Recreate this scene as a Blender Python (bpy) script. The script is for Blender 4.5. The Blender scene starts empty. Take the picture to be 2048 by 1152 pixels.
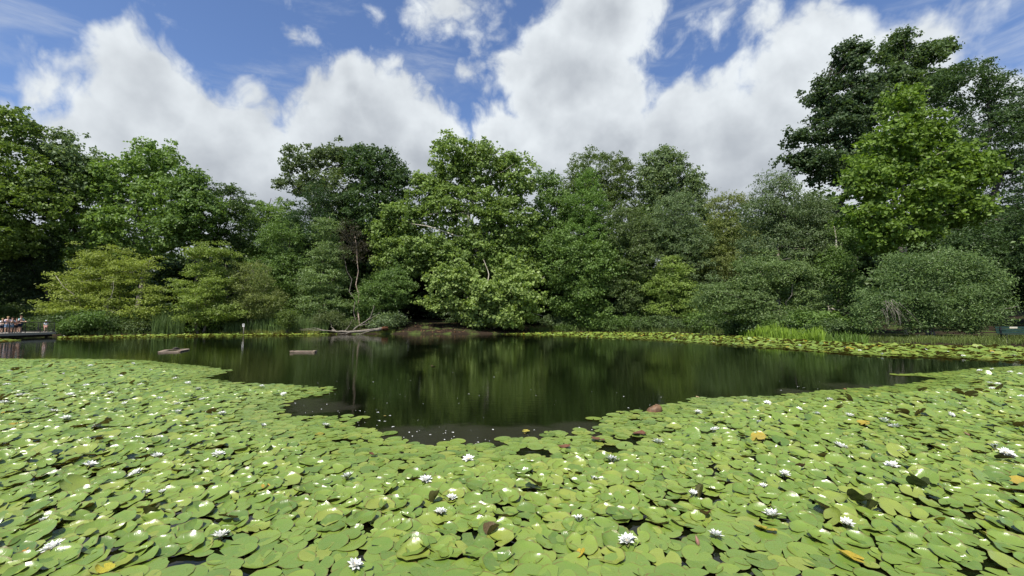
import bpy, math, random
import numpy as np

scene = bpy.context.scene
COL = scene.collection
R = math.radians

# ------------------------------------------------------------------ camera
CAM_H = 1.7
FPX = 859.0                       # focal length in photograph pixels (2048 wide)
PITCH = math.atan(64.0 / FPX)     # horizon sits at row 640
cam_data = bpy.data.cameras.new('camera')
cam_data.sensor_width = 36.0
cam_data.lens = 36.0 * FPX / 2048.0
cam_data.clip_end = 3000.0
cam_data.clip_start = 0.05
cam = bpy.data.objects.new('camera', cam_data)
cam.location = (0, 0, CAM_H)
cam.rotation_euler = (R(90) + PITCH, 0, 0)
COL.objects.link(cam)
scene.camera = cam
CP, SP = math.cos(PITCH), math.sin(PITCH)

def ray(px, py):
    u = (px - 1024.0) / FPX
    v = (576.0 - py) / FPX
    return np.array([u, CP - SP * v, SP + CP * v])

def at(px, py, Y):
    """point of the photograph's ray through (px, py) at distance Y ahead"""
    d = ray(px, py)
    return np.array([0, 0, CAM_H]) + d * (Y / d[1])

def ground(px, py, z=0.0):
    d = ray(px, py)
    return np.array([0, 0, CAM_H]) + d * ((z - CAM_H) / d[2])

# ------------------------------------------------------------------ light
SUN_EL, SUN_AZ = R(58), R(203)     # azimuth clockwise from +Y: behind the camera, to its left
sun_dir = np.array([math.sin(SUN_AZ) * math.cos(SUN_EL), math.cos(SUN_AZ) * math.cos(SUN_EL), math.sin(SUN_EL)])
sd = bpy.data.lights.new('sun', 'SUN')
sd.energy = 4.6
sd.angle = R(0.55)
sd.color = (1.0, 0.945, 0.85)
sun = bpy.data.objects.new('sun', sd)
from mathutils import Vector, Matrix
sun.rotation_euler = Vector(-sun_dir).to_track_quat('-Z', 'Y').to_euler()
sun.location = (-30, -40, 60)
COL.objects.link(sun)

scene.view_settings.view_transform = 'Standard'
scene.view_settings.look = 'None'
scene.view_settings.exposure = 0.40
scene.view_settings.gamma = 1.0
scene.view_settings.use_curve_mapping = False
scene.cycles.max_bounces = 6
scene.cycles.transparent_max_bounces = 8
scene.cycles.use_denoising = True

world = bpy.data.worlds.new('World')
scene.world = world
world.use_nodes = True

class NT:
    """small helper round a node tree"""
    def __init__(self, tree):
        self.t = tree
        tree.nodes.clear()
    def n(self, kind, **kw):
        nd = self.t.nodes.new(kind)
        for k, v in kw.items():
            setattr(nd, k, v)
        return nd
    def put(self, sock, v):
        if v is None:
            return
        if isinstance(v, bpy.types.NodeSocket):
            self.t.links.new(v, sock)
        else:
            sock.default_value = v
    def math(self, op, a, b=None, c=None, clamp=False):
        nd = self.n('ShaderNodeMath', operation=op, use_clamp=clamp)
        self.put(nd.inputs[0], a); self.put(nd.inputs[1], b); self.put(nd.inputs[2], c)
        return nd.outputs[0]
    def vmath(self, op, a, b=None, scale=None):
        nd = self.n('ShaderNodeVectorMath', operation=op)
        self.put(nd.inputs[0], a); self.put(nd.inputs[1], b)
        if scale is not None:
            self.put(nd.inputs['Scale'], scale)
        return nd.outputs['Value'] if op in ('DISTANCE', 'DOT_PRODUCT', 'LENGTH') else nd.outputs[0]
    def noise(self, vec, scale, detail=3, rough=0.5, out='Fac', lac=2.0, dist=0.0):
        nd = self.n('ShaderNodeTexNoise')
        self.put(nd.inputs['Vector'], vec)
        nd.inputs['Scale'].default_value = scale
        nd.inputs['Detail'].default_value = detail
        nd.inputs['Roughness'].default_value = rough
        nd.inputs['Lacunarity'].default_value = lac
        nd.inputs['Distortion'].default_value = dist
        return nd.outputs[out]
    def maprange(self, v, a, b, c=0.0, d=1.0, smooth=False):
        nd = self.n('ShaderNodeMapRange', interpolation_type='SMOOTHSTEP' if smooth else 'LINEAR')
        self.put(nd.inputs[0], v)
        for i, x in zip((1, 2, 3, 4), (a, b, c, d)):
            self.put(nd.inputs[i], x)
        return nd.outputs[0]
    def mix(self, fac, a, b, blend='MIX'):
        nd = self.n('ShaderNodeMix', data_type='RGBA', blend_type=blend)
        self.put(nd.inputs[0], fac); self.put(nd.inputs[6], a); self.put(nd.inputs[7], b)
        return nd.outputs[2]
    def ramp(self, fac, stops):
        nd = self.n('ShaderNodeValToRGB')
        self.put(nd.inputs[0], fac)
        cr = nd.color_ramp
        while len(cr.elements) < len(stops):
            cr.elements.new(0.5)
        for e, (p, c) in zip(cr.elements, stops):
            e.position = p
            e.color = (*c, 1)
        return nd.outputs[0]

def build_sky():
    w = NT(world.node_tree)
    out = w.n('ShaderNodeOutputWorld')
    bg = w.n('ShaderNodeBackground')
    bg.inputs['Strength'].default_value = 0.10
    sky = w.n('ShaderNodeTexSky', sky_type='NISHITA', sun_disc=False)
    sky.sun_elevation = SUN_EL
    sky.sun_rotation = SUN_AZ
    sky.altitude = 100
    sky.air_density = 1.0
    sky.dust_density = 0.6
    sky.ozone_density = 2.2
    co = w.n('ShaderNodeTexCoord').outputs['Generated']
    # direction, gently warped so that cloud edges billow
    w1 = w.vmath('SUBTRACT', w.noise(co, 3.6, 3, 0.5, 'Color'), (0.5, 0.5, 0.5))
    cw = w.vmath('ADD', co, w.vmath('SCALE', w1, scale=0.20))
    # (px, py, radius px, weight): where the big cloud masses stand in the sky
    blobs = [
        (325, 190, 130, 1), (450, 255, 125, 1), (250, 260, 110, 1), (480, 350, 170, 1), (330, 380, 190, 1),
        (680, 300, 150, 1), (760, 250, 120, 1), (690, 190, 70, .8), (840, 330, 110, 1), (110, 310, 130, 1),
        (600, 450, 220, 1), (820, 450, 180, 1), (-100, 350, 200, 1), (200, 480, 200, 1),
        (1180, 20, 120, 1), (1140, 150, 115, 1), (1060, 330, 120, 1), (1180, 290, 130, 1), (1330, 310, 130, 1),
        (1460, 270, 120, 1), (1590, 210, 120, 1), (1660, 110, 110, .95), (1500, 390, 190, 1), (1770, 190, 150, 1),
        (1960, 200, 110, .95), (1330, 430, 200, 1), (1050, 450, 170, 1), (2100, 300, 200, 1), (1220, -100, 150, 1),
        (1650, 450, 200, 1), (1900, 450, 250, 1),
        (565, 45, 85, .33), (880, 5, 150, .42), (740, 20, 80, .31), (60, 140, 140, .37), (330, 30, 130, .17), (945, 170, 50, .36), (1440, 30, 90, .30),
        (1560, 50, 80, .40), (1880, 60, 90, .28)]
    field = None
    for bx, by, br, wt in blobs:
        d = ray(bx, by); d /= np.linalg.norm(d)
        e = ray(bx + br * .7, by + br * .7); e /= np.linalg.norm(e)
        r = float(np.linalg.norm(d - e))
        dist = w.vmath('DISTANCE', cw, tuple(float(x) for x in d))
        g = w.maprange(dist, 1.45 * r, 0.1 * r, 0.0, wt)
        field = g if field is None else w.math('MAXIMUM', field, g)
    # away from the blobs the same broken cloud goes on
    base = w.maprange(w.noise(co, 1.7, 2, 0.5), 0.47, 0.62, 0.0, 0.75)
    fwd = ray(1024, 300); fwd /= np.linalg.norm(fwd)
    away = w.maprange(w.vmath('DISTANCE', co, tuple(float(x) for x in fwd)), 0.95, 1.35, 0.0, 1.0, True)
    field = w.math('MAXIMUM', field, w.math('MULTIPLY', base, away))
    fb = w.noise(co, 5.5, 10, 0.60)
    bil = w.math('MULTIPLY', w.math('ABSOLUTE', w.math('SUBTRACT', w.noise(cw, 9.0, 5, 0.55), 0.5)), 2.0)
    so = tuple(float(x) for x in (sun_dir * np.array([1, 0.3, 1]) * 0.05))
    fs = w.noise(co, 4.0, 5, 0.5)
    fs2 = w.noise(w.vmath('ADD', co, so), 4.0, 5, 0.5)
    dens = w.math('ADD', field, w.math('MULTIPLY', w.math('SUBTRACT', fb, 0.5), 0.75))
    dens = w.math('ADD', dens, w.math('MULTIPLY', w.math('SUBTRACT', bil, 0.22), 0.55))
    cover = w.maprange(dens, 0.12, 0.39, 0.0, 1.0, True)
    # thin high streaks of cirrus across the blue
    mp = w.n('ShaderNodeMapping'); w.put(mp.inputs['Vector'], co)
    mp.inputs['Rotation'].default_value = (0.2, R(38), R(20)); mp.inputs['Scale'].default_value = (1.6, 2.2, 7.0)
    ci = w.maprange(w.noise(mp.outputs[0], 1.5, 8, 0.62, dist=0.6), 0.50, 0.80, 0.0, 0.55, True)
    cover = w.math('MAXIMUM', cover, ci)
    # brightness: sunlit billows, grey thick middles and bases
    lit = w.math('SUBTRACT', fs2, fs)
    grey = w.noise(co, 2.6, 3, 0.5)
    fine = w.noise(co, 12.0, 5, 0.55)
    z = w.n('ShaderNodeSeparateXYZ'); w.put(z.inputs[0], co)
    thick = w.maprange(dens, 0.35, 1.0, 0.0, 1.0, True)
    b = w.math('ADD', 0.87, w.math('MULTIPLY', lit, -1.1))
    b = w.math('ADD', b, w.math('MULTIPLY', w.math('SUBTRACT', bil, 0.22), 0.28))
    b = w.math('SUBTRACT', b, w.math('MULTIPLY', thick, w.maprange(grey, 0.36, 0.66, 0.0, 0.48)))
    b = w.math('ADD', b, w.maprange(fine, 0.3, 0.7, -0.05, 0.05))
    b = w.math('ADD', b, w.maprange(z.outputs[2], 0.18, 0.42, -0.13, 0.03))
    b = w.math('MINIMUM', w.math('SMOOTH_MAX', b, 0.50, 0.2), 0.97)
    ccol = w.n('ShaderNodeCombineColor')
    k = 7.3
    w.put(ccol.inputs[0], w.math('MULTIPLY', b, k * 0.90))
    w.put(ccol.inputs[1], w.math('MULTIPLY', w.math('ADD', w.math('MULTIPLY', b, 0.93), 0.025), k))
    w.put(ccol.inputs[2], w.math('MULTIPLY', w.math('ADD', w.math('MULTIPLY', b, 0.90), 0.095), k))
    skyc = w.mix(1.0, sky.outputs[0], (1.0, 1.08, 1.28, 1), 'MULTIPLY')
    w.put(bg.inputs['Color'], w.mix(cover, skyc, ccol.outputs[0]))
    w.put(out.inputs['Surface'], bg.outputs[0])
build_sky()

# ------------------------------------------------------------------ helpers
def rng_of(seed):
    return np.random.default_rng(seed)

def mesh_k(name, verts, faces, smooth=False, point_attr=None, face_attr=None):
    """fast mesh of k-gons: verts (N,3), faces (M,k)"""
    me = bpy.data.meshes.new(name)
    verts = np.ascontiguousarray(verts, dtype=np.float32)
    faces = np.ascontiguousarray(faces, dtype=np.int32)
    m, k = faces.shape
    me.vertices.add(len(verts))
    me.vertices.foreach_set('co', verts.ravel())
    me.loops.add(m * k)
    me.loops.foreach_set('vertex_index', faces.ravel())
    me.polygons.add(m)
    me.polygons.foreach_set('loop_start', np.arange(0, m * k, k, dtype=np.int32))
    me.polygons.foreach_set('use_smooth', np.full(m, smooth, dtype=bool))
    for nm, arr in (point_attr or {}).items():
        a = me.attributes.new(nm, 'FLOAT_VECTOR' if arr.ndim == 2 else 'FLOAT', 'POINT')
        a.data.foreach_set('vector' if arr.ndim == 2 else 'value', np.ascontiguousarray(arr, dtype=np.float32).ravel())
    for nm, arr in (face_attr or {}).items():
        a = me.attributes.new(nm, 'FLOAT', 'FACE')
        a.data.foreach_set('value', np.ascontiguousarray(arr, dtype=np.float32).ravel())
    me.update(calc_edges=True)
    return me

class MB:
    """mixed mesh collector"""
    def __init__(self):
        self.v, self.f = [], []
    def add(self, v, f):
        o = len(self.v)
        self.v += [tuple(float(c) for c in p) for p in v]
        self.f += [tuple(int(i) + o for i in q) for q in f]
    def box(self, c, s, rz=0.0, jitter=0.0, rng=None):
        x, y, z = (k / 2 for k in s)
        pts = np.array([(sx * x, sy * y, sz * z) for sz in (-1, 1) for sx, sy in ((-1, -1), (1, -1), (1, 1), (-1, 1))])
        if jitter and rng is not None:
            pts += rng.normal(0, jitter, pts.shape)
        ca, sa = math.cos(rz), math.sin(rz)
        pts = np.stack([pts[:, 0] * ca - pts[:, 1] * sa, pts[:, 0] * sa + pts[:, 1] * ca, pts[:, 2]], 1) + np.array(c)
        self.add(pts, [(3, 2, 1, 0), (4, 5, 6, 7), (0, 1, 5, 4), (1, 2, 6, 5), (2, 3, 7, 6), (3, 0, 4, 7)])
    def tube(self, pts, radii, sides=7, cap=True):
        pts = np.asarray(pts, float); n = len(pts)
        radii = np.broadcast_to(np.asarray(radii, float), (n,))
        t = np.gradient(pts, axis=0)
        t /= np.linalg.norm(t, axis=1)[:, None] + 1e-9
        ref = np.array([0.0, 1.0, 0.13]) if abs(t[0][1]) < 0.9 else np.array([1.0, 0.0, 0.1])
        vs = []
        for i in range(n):
            a = np.cross(t[i], ref); a /= np.linalg.norm(a) + 1e-9
            b = np.cross(t[i], a)
            for k in range(sides):
                ph = 2 * math.pi * k / sides
                vs.append(pts[i] + radii[i] * (math.cos(ph) * a + math.sin(ph) * b))
        fs = [(i * sides + k, i * sides + (k + 1) % sides, (i + 1) * sides + (k + 1) % sides, (i + 1) * sides + k)
              for i in range(n - 1) for k in range(sides)]
        if cap:
            fs.append(tuple(reversed(range(sides))))
            fs.append(tuple((n - 1) * sides + k for k in range(sides)))
        self.add(vs, fs)
    def mesh(self, name, smooth=False):
        me = bpy.data.meshes.new(name)
        me.from_pydata(self.v, [], self.f)
        if smooth:
            me.polygons.foreach_set('use_smooth', np.ones(len(me.polygons), dtype=bool))
        me.update()
        return me

def link(name, me, mat=None, parent=None, loc=None):
    o = bpy.data.objects.new(name, me)
    COL.objects.link(o)
    if mat is not None and me is not None and len(me.materials) == 0:
        me.materials.append(mat)
    if parent is not None:
        o.parent = parent
    if loc is not None:
        o.location = tuple(float(c) for c in loc)
    return o

def tag(o, label=None, cat=None, group=None, kind=None):
    for k, v in (('label', label), ('category', cat), ('group', group), ('kind', kind)):
        if v:
            o[k] = v
    return o

def thing(name, label, cat, loc=(0, 0, 0), group=None):
    o = bpy.data.objects.new(name, None)
    o.empty_display_size = 0.2
    COL.objects.link(o)
    o.location = tuple(float(c) for c in loc)
    return tag(o, label, cat, group)

# ------------------------------------------------------------------ materials
def new_mat(name):
    m = bpy.data.materials.new(name)
    m.use_nodes = True
    t = NT(m.node_tree)
    out = t.n('ShaderNodeOutputMaterial')
    return m, t, out

def principled(t, out, col, rough=0.6, spec=0.3, normal=None):
    p = t.n('ShaderNodeBsdfPrincipled')
    t.put(p.inputs['Base Color'], col)
    t.put(p.inputs['Roughness'], rough)
    t.put(p.inputs['Specular IOR Level'], spec)
    if normal is not None:
        t.put(p.inputs['Normal'], normal)
    t.put(out.inputs['Surface'], p.outputs[0])
    return p

def c4(c):
    return (c[0], c[1], c[2], 1)

def bump(t, h, strength=0.3, dist=0.02):
    b = t.n('ShaderNodeBump')
    b.inputs['Strength'].default_value = strength
    b.inputs['Distance'].default_value = dist
    t.put(b.inputs['Height'], h)
    return b.outputs[0]

def simple_mat(name, c1, c2, scale=8.0, rough=0.7, spec=0.2, stretch=(1, 1, 1), bs=0.3):
    m, t, out = new_mat(name)
    co = t.vmath('MULTIPLY', t.n('ShaderNodeTexCoord').outputs['Object'], stretch)
    nz = t.noise(co, scale, 5, 0.6)
    col = t.mix(t.maprange(nz, 0.35, 0.65), c4(c1), c4(c2))
    principled(t, out, col, rough, spec, bump(t, nz, bs, 0.01))
    return m

_leafmats = {}
def leaf_mat(c, var=0.30, transl=0.36, gloss=0.30):
    c = tuple(k * 1.45 for k in c)
    key = (c, var, transl, gloss)
    if key in _leafmats:
        return _leafmats[key]
    m, t, out = new_mat('leaf_%d' % len(_leafmats))
    a = t.n('ShaderNodeAttribute', attribute_name='tint').outputs['Fac']
    dark = tuple(k * (1 - var) for k in c)
    light = (c[0] * (1 + 1.25 * var), c[1] * (1 + var), c[2] * (1 + 0.5 * var))
    col = t.mix(a, c4(dark), c4(light))
    p = t.n('ShaderNodeBsdfPrincipled')
    t.put(p.inputs['Base Color'], col)
    p.inputs['Roughness'].default_value = 0.45
    p.inputs['Specular IOR Level'].default_value = gloss
    tr = t.n('ShaderNodeBsdfTranslucent')
    t.put(tr.inputs['Color'], t.mix(1.0, col, (1.25, 1.3, 0.6, 1), 'MULTIPLY'))
    mx = t.n('ShaderNodeMixShader')
    mx.inputs[0].default_value = transl
    t.put(mx.inputs[1], p.outputs[0]); t.put(mx.inputs[2], tr.outputs[0])
    t.put(out.inputs['Surface'], mx.outputs[0])
    _leafmats[key] = m
    return m

BARK_DARK = simple_mat('bark_dark', (0.035, 0.032, 0.027), (0.085, 0.078, 0.066), 6, 0.9, 0.1, (3, 3, 0.6))
BARK_GREY = simple_mat('bark_grey', (0.14, 0.12, 0.10), (0.30, 0.27, 0.23), 5, 0.9, 0.1, (3, 3, 0.6))
BARK_PALE = simple_mat('bark_pale', (0.62, 0.58, 0.50), (0.26, 0.22, 0.16), 2.2, 0.8, 0.15, (1.5, 1.5, 0.8))
BARK_BIRCH = simple_mat('bark_peeling', (0.62, 0.52, 0.44), (0.30, 0.19, 0.13), 4.0, 0.8, 0.15, (1, 1, 2.4))
DEAD_WOOD = simple_mat('dead_wood', (0.27, 0.245, 0.205), (0.12, 0.10, 0.08), 5, 0.9, 0.1, (2, 2, 2))
WEATHERED = simple_mat('weathered_timber', (0.20, 0.155, 0.115), (0.34, 0.27, 0.205), 5, 0.85, 0.15, (1, 8, 8))
DECK_WOOD = simple_mat('deck_timber', (0.32, 0.30, 0.265), (0.46, 0.43, 0.375), 5, 0.85, 0.15, (8, 1, 8))
BLACK_METAL = simple_mat('black_railing_paint', (0.012, 0.012, 0.013), (0.03, 0.03, 0.032), 20, 0.5, 0.4)

# ------------------------------------------------------------------ pond outline
shore_px = [(-20, 669), (60, 670.2), (120, 672.8), (200, 672.8), (300, 670.5), (450, 668.5), (640, 668), (780, 668), (930, 668.2),
            (1050, 667), (1100, 664.5), (1250, 665), (1380, 667.5), (1480, 672), (1560, 678), (1680, 685.5), (1850, 690.5), (2048, 695), (2300, 703)]
SHORE = [tuple(ground(x, y)[:2]) for x, y in shore_px]
POND = np.array([(-44, -14), (-54, 12), (-53, 30), (-54, 40)] + SHORE + [(36, 8), (32, -14)])

def inside_poly(P, poly):
    x, y = P[:, 0], P[:, 1]
    r = np.zeros(len(P), bool)
    n = len(poly); j = n - 1
    for i in range(n):
        xi, yi = poly[i]; xj, yj = poly[j]
        c = ((yi > y) != (yj > y)) & (x < (xj - xi) * (y - yi) / (yj - yi + 1e-12) + xi)
        r ^= c
        j = i
    return r

def dist_poly(P, poly):
    d = np.full(len(P), 1e9)
    n = len(poly)
    for i in range(n):
        a = np.asarray(poly[i]); b = np.asarray(poly[(i + 1) % n])
        ab = b - a
        t = np.clip(((P - a) @ ab) / (ab @ ab + 1e-12), 0, 1)
        d = np.minimum(d, np.linalg.norm(P - (a + t[:, None] * ab), axis=1))
    return d

def vnoise(P, scale, seed):
    """cheap smooth 2D value noise"""
    q = P * scale
    i = np.floor(q).astype(np.int64); f = q - i
    f = f * f * (3 - 2 * f)
    def h(a, b):
        n = (a * 374761393 + b * 668265263 + seed * 144665) & 0x7fffffff
        n = (n ^ (n >> 13)) * 1274126177 & 0x7fffffff
        return ((n ^ (n >> 16)) & 0xffff) / 65535.0
    a, b = i[:, 0], i[:, 1]
    return (h(a, b) * (1 - f[:, 0]) + h(a + 1, b) * f[:, 0]) * (1 - f[:, 1]) + (h(a, b + 1) * (1 - f[:, 0]) + h(a + 1, b + 1) * f[:, 0]) * f[:, 1]

def height(P):
    P = np.atleast_2d(np.asarray(P, float))[:, :2]
    d = dist_poly(P, POND)
    ins = inside_poly(P, POND)
    amp = np.clip((26 - P[:, 0]) / 22, 0.15, 1.0)
    x = np.clip(d / 7.0, 0, 1)
    bank = 0.16 * np.clip(d / 0.5, 0, 1) + (0.15 + 1.0 * amp) * x * x * (3 - 2 * x) + 0.012 * np.clip(d - 7, 0, 60) + 0.07 * np.clip(d - 18, 0, 70)
    bank += 0.10 * (vnoise(P, 0.9, 5) - 0.5) * np.clip(d / 1.5, 0, 1) + 0.25 * (vnoise(P, 0.22, 6) - 0.5) * np.clip(d / 5, 0, 1)
    return np.where(ins, -0.12 - 0.7 * np.clip(d / 3, 0, 1), bank)

def zat(x, y):
    return float(height([(x, y)])[0])

def build_ground():
    xs = np.unique(np.concatenate([np.linspace(-900, -110, 12), np.arange(-110, 110.1, 1.0), np.linspace(110, 900, 12)]))
    ys = np.unique(np.concatenate([np.linspace(-500, -25, 10), np.arange(-25, 15, 2.0), np.arange(15, 90, 0.6), np.linspace(90, 1500, 22)]))
    X, Y = np.meshgrid(xs, ys)
    P = np.stack([X.ravel(), Y.ravel()], 1)
    Z = height(P)
    nx, ny = len(xs), len(ys)
    idx = np.arange(nx * ny).reshape(ny, nx)
    F = np.stack([idx[:-1, :-1].ravel(), idx[:-1, 1:].ravel(), idx[1:, 1:].ravel(), idx[1:, :-1].ravel()], 1)
    me = mesh_k('ground', np.column_stack([P, Z]), F, True)
    m, t, out = new_mat('soil_and_litter')
    co = t.n('ShaderNodeTexCoord').outputs['Object']
    big = t.noise(co, 0.55, 4, 0.6)
    fine = t.noise(co, 9.0, 6, 0.7)
    soil = t.mix(t.maprange(fine, 0.35, 0.65), c4((0.016, 0.012, 0.008)), c4((0.042, 0.028, 0.019)))
    grass = t.mix(t.maprange(fine, 0.35, 0.65), c4((0.035, 0.055, 0.015)), c4((0.09, 0.12, 0.03)))
    col = t.mix(t.maprange(big, 0.50, 0.60), soil, grass)
    principled(t, out, col, 0.95, 0.1, bump(t, fine, 0.8, 0.06))
    tag(link('ground', me, m), kind='structure')

def build_water():
    me = mesh_k('pond_water', np.array([(-75, -40, 0), (70, -40, 0), (70, 75, 0), (-75, 75, 0)], float), np.array([(0, 1, 2, 3)]))
    m, t, out = new_mat('pond_water')
    geo = t.n('ShaderNodeNewGeometry').outputs['Position']
    rip = t.noise(t.vmath('MULTIPLY', geo, (1.0, 2.6, 1)), 3.2, 3, 0.55)
    rip2 = t.noise(t.vmath('MULTIPLY', geo, (1.0, 2.2, 1)), 11.0, 2, 0.5)
    calm = t.maprange(t.noise(geo, 0.16, 2, 0.5), 0.38, 0.62, 0.35, 1.0)
    h = t.math('MULTIPLY', t.math('ADD', rip, t.math('MULTIPLY', rip2, 0.22)), calm)
    # thin drifting film of pollen and dust gathered along the edge of the pads
    film = None
    for px, py, r in ((880, 880, 1.1), (800, 868, .7), (960, 872, .9), (1060, 868, .8), (1160, 858, .7), (640, 815, .9), (600, 805, .6), (1750, 778, 1.3), (1600, 785, .8)):
        g = ground(px, py)
        e = t.maprange(t.vmath('DISTANCE', geo, (float(g[0]), float(g[1]), 0.0)), r * 1.25, r * 0.2, 0, 1)
        film = e if film is None else t.math('MAXIMUM', film, e)
    warp = t.noise(geo, 1.4, 5, 0.6, dist=0.8)
    film = t.maprange(t.math('ADD', film, t.math('MULTIPLY', t.math('SUBTRACT', warp, 0.5), 1.2)), 0.30, 0.75, 0.0, 0.50, True)
    speck = t.maprange(t.noise(geo, 60, 3, 0.6), 0.42, 0.66, 0.35, 1.0)
    film = t.math('MULTIPLY', film, speck)
    col = t.mix(film, c4((0.004, 0.006, 0.002)), c4((0.062, 0.054, 0.043)))
    p = principled(t, out, col, 0.035, 0.32, bump(t, h, 0.11, 0.03))
    p.inputs['IOR'].default_value = 1.33
    t.put(p.inputs['Roughness'], t.math('ADD', 0.03, t.math('MULTIPLY', film, 0.45)))
    tag(link('pond_water', me, m), kind='structure')

build_ground()
build_water()

# ------------------------------------------------------------------ trees
def lobes_of(ellipses, Y, rng, lobe_r, dens=1.0, front=0.82, grow=1.10):
    """spread leafy lobes over a few big masses of the crown. ellipses: (px, py, rx, ry[, depth offset])"""
    L = []
    for e in ellipses:
        px, py, rx, ry = e[:4]
        off = e[4] if len(e) > 4 else 0.0
        YY = Y + off
        c = at(px, py, YY)
        k = YY / FPX
        a, b = rx * k * grow, ry * k * grow
        dpt = min(0.5 * (a + b), 5.0)
        lr = min(lobe_r * 0.78, 0.5 * min(a, b))
        ai, bi, di = max(a - lr * .75, .15), max(b - lr * .75, .15), max(dpt - lr * .75, .15)
        area = 4 * math.pi * ((ai * bi) ** 1.6 / 3 + (ai * di) ** 1.6 / 3 + (bi * di) ** 1.6 / 3) ** (1 / 1.6)
        n = max(5, int(dens * 1.0 * area / (math.pi * lr * lr) * 1.25) + 1)
        d = rng.normal(size=(n, 3)); d /= np.linalg.norm(d, axis=1)[:, None]
        flip = (d[:, 1] > 0) & (rng.random(n) < (front - 0.5) * 2)
        d[flip, 1] *= -1
        rad = 0.55 + 0.5 * rng.random(n) ** 0.6
        P = c + d * np.array([ai, di, bi]) * rad[:, None]
        r = lr * (0.65 + 0.6 * rng.random(n))
        L.append(np.column_stack([P, r]))
        q = max(3, n // 3)                                  # stray shoots that fray the outline
        d = rng.normal(size=(q, 3)); d[:, 2] = np.abs(d[:, 2]) * 1.1 - .25; d /= np.linalg.norm(d, axis=1)[:, None]
        P = c + d * np.array([a, dpt, b]) * (0.98 + 0.20 * rng.random(q))[:, None]
        L.append(np.column_stack([P, lr * (0.24 + 0.22 * rng.random(q))]))
        if dens > .8:                                       # smaller tufts that close the outline of a full crown
            q = int(n * 1.3)
            d = rng.normal(size=(q, 3)); d /= np.linalg.norm(d, axis=1)[:, None]
            flip = (d[:, 1] > 0) & (rng.random(q) < (front - 0.5) * 2); d[flip, 1] *= -1
            P = c + d * np.array([ai, di, bi]) * (0.80 + 0.24 * rng.random(q))[:, None]
            L.append(np.column_stack([P, lr * (0.62 + 0.3 * rng.random(q))]))
        m = max(3, n // 3)                                  # some inner mass so that the crown is not hollow
        P = c + rng.normal(size=(m, 3)) * np.array([ai, di, bi]) * 0.42
        L.append(np.column_stack([P, lr * (0.9 + 0.4 * rng.random(m))]))
    return np.concatenate(L)

def foliage(lobes, n, leaf, rng, flat=0.85, spray=0.42, up=0.5, droop=0.0, per=20, aspect=0.62, zmin=None):
    w = lobes[:, 3] ** 2
    ns = max(8, n // per)
    li = rng.choice(len(lobes), ns, p=w / w.sum())
    d = rng.normal(size=(ns, 3)); d /= np.linalg.norm(d, axis=1)[:, None]
    d[:, 2] = np.where(d[:, 2] < 0, d[:, 2] * 0.7, d[:, 2])
    rr = 0.45 + 0.55 * rng.random(ns) ** 0.5
    S = lobes[li, :3] + d * (lobes[li, 3] * rr)[:, None] * np.array([1, 1, flat])
    lt = rng.normal(0, 0.10, len(lobes))
    st = 0.5 + lt[li] + rng.normal(0, 0.10, ns)
    si = np.repeat(np.arange(ns), per)
    N = len(si)
    off = rng.normal(size=(N, 3)) * spray * 0.55 * np.array([1, 1, 0.55 * flat + 0.1])
    P = S[si] + off
    P[:, 2] -= droop * np.abs(off[:, 0] + off[:, 1])
    out = d[si] * 0.75 + rng.normal(size=(N, 3)) * 0.60 + np.array([0, 0, up * .55])
    nrm = out / np.linalg.norm(out, axis=1)[:, None]
    tip = off + rng.normal(size=(N, 3)) * spray * 0.5 + np.array([0, 0, -0.10])
    tip -= nrm * np.sum(tip * nrm, axis=1)[:, None]
    tip /= np.linalg.norm(tip, axis=1)[:, None] + 1e-9
    side = np.cross(nrm, tip)
    s = leaf * (0.65 + 0.7 * rng.random(N))
    L, W = s[:, None], (s * aspect * 0.5)[:, None]
    fold = nrm * (s * 0.10)[:, None]
    v0 = P - tip * L * 0.5
    v1 = P - tip * L * 0.05 + side * W + fold
    v2 = P + tip * L * 0.5 - fold * 0.8
    v3 = P - tip * L * 0.05 - side * W + fold
    V = np.stack([v0, v1, v2, v3], 1)
    tint = np.clip(st[si] + rng.normal(0, 0.14, N), 0, 1)
    if zmin is not None:
        keep = P[:, 2] > zmin
        V, tint = V[keep], tint[keep]
    N = len(V)
    return V.reshape(-1, 3), np.arange(N * 4).reshape(N, 4), tint

def limb_path(a, b, rng, n=6, sag=0.12, wiggle=1.0):
    t = np.linspace(0, 1, n)[:, None]
    a, b = np.asarray(a, float), np.asarray(b, float)
    ln = np.linalg.norm(b - a)
    P = a + (b - a) * t
    P[:, 2] += (np.sin(t[:, 0] * math.pi) * -sag * ln * 0.4)
    P[1:-1] += rng.normal(0, 0.035 * ln * wiggle, (n - 2, 3))
    return P

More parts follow.
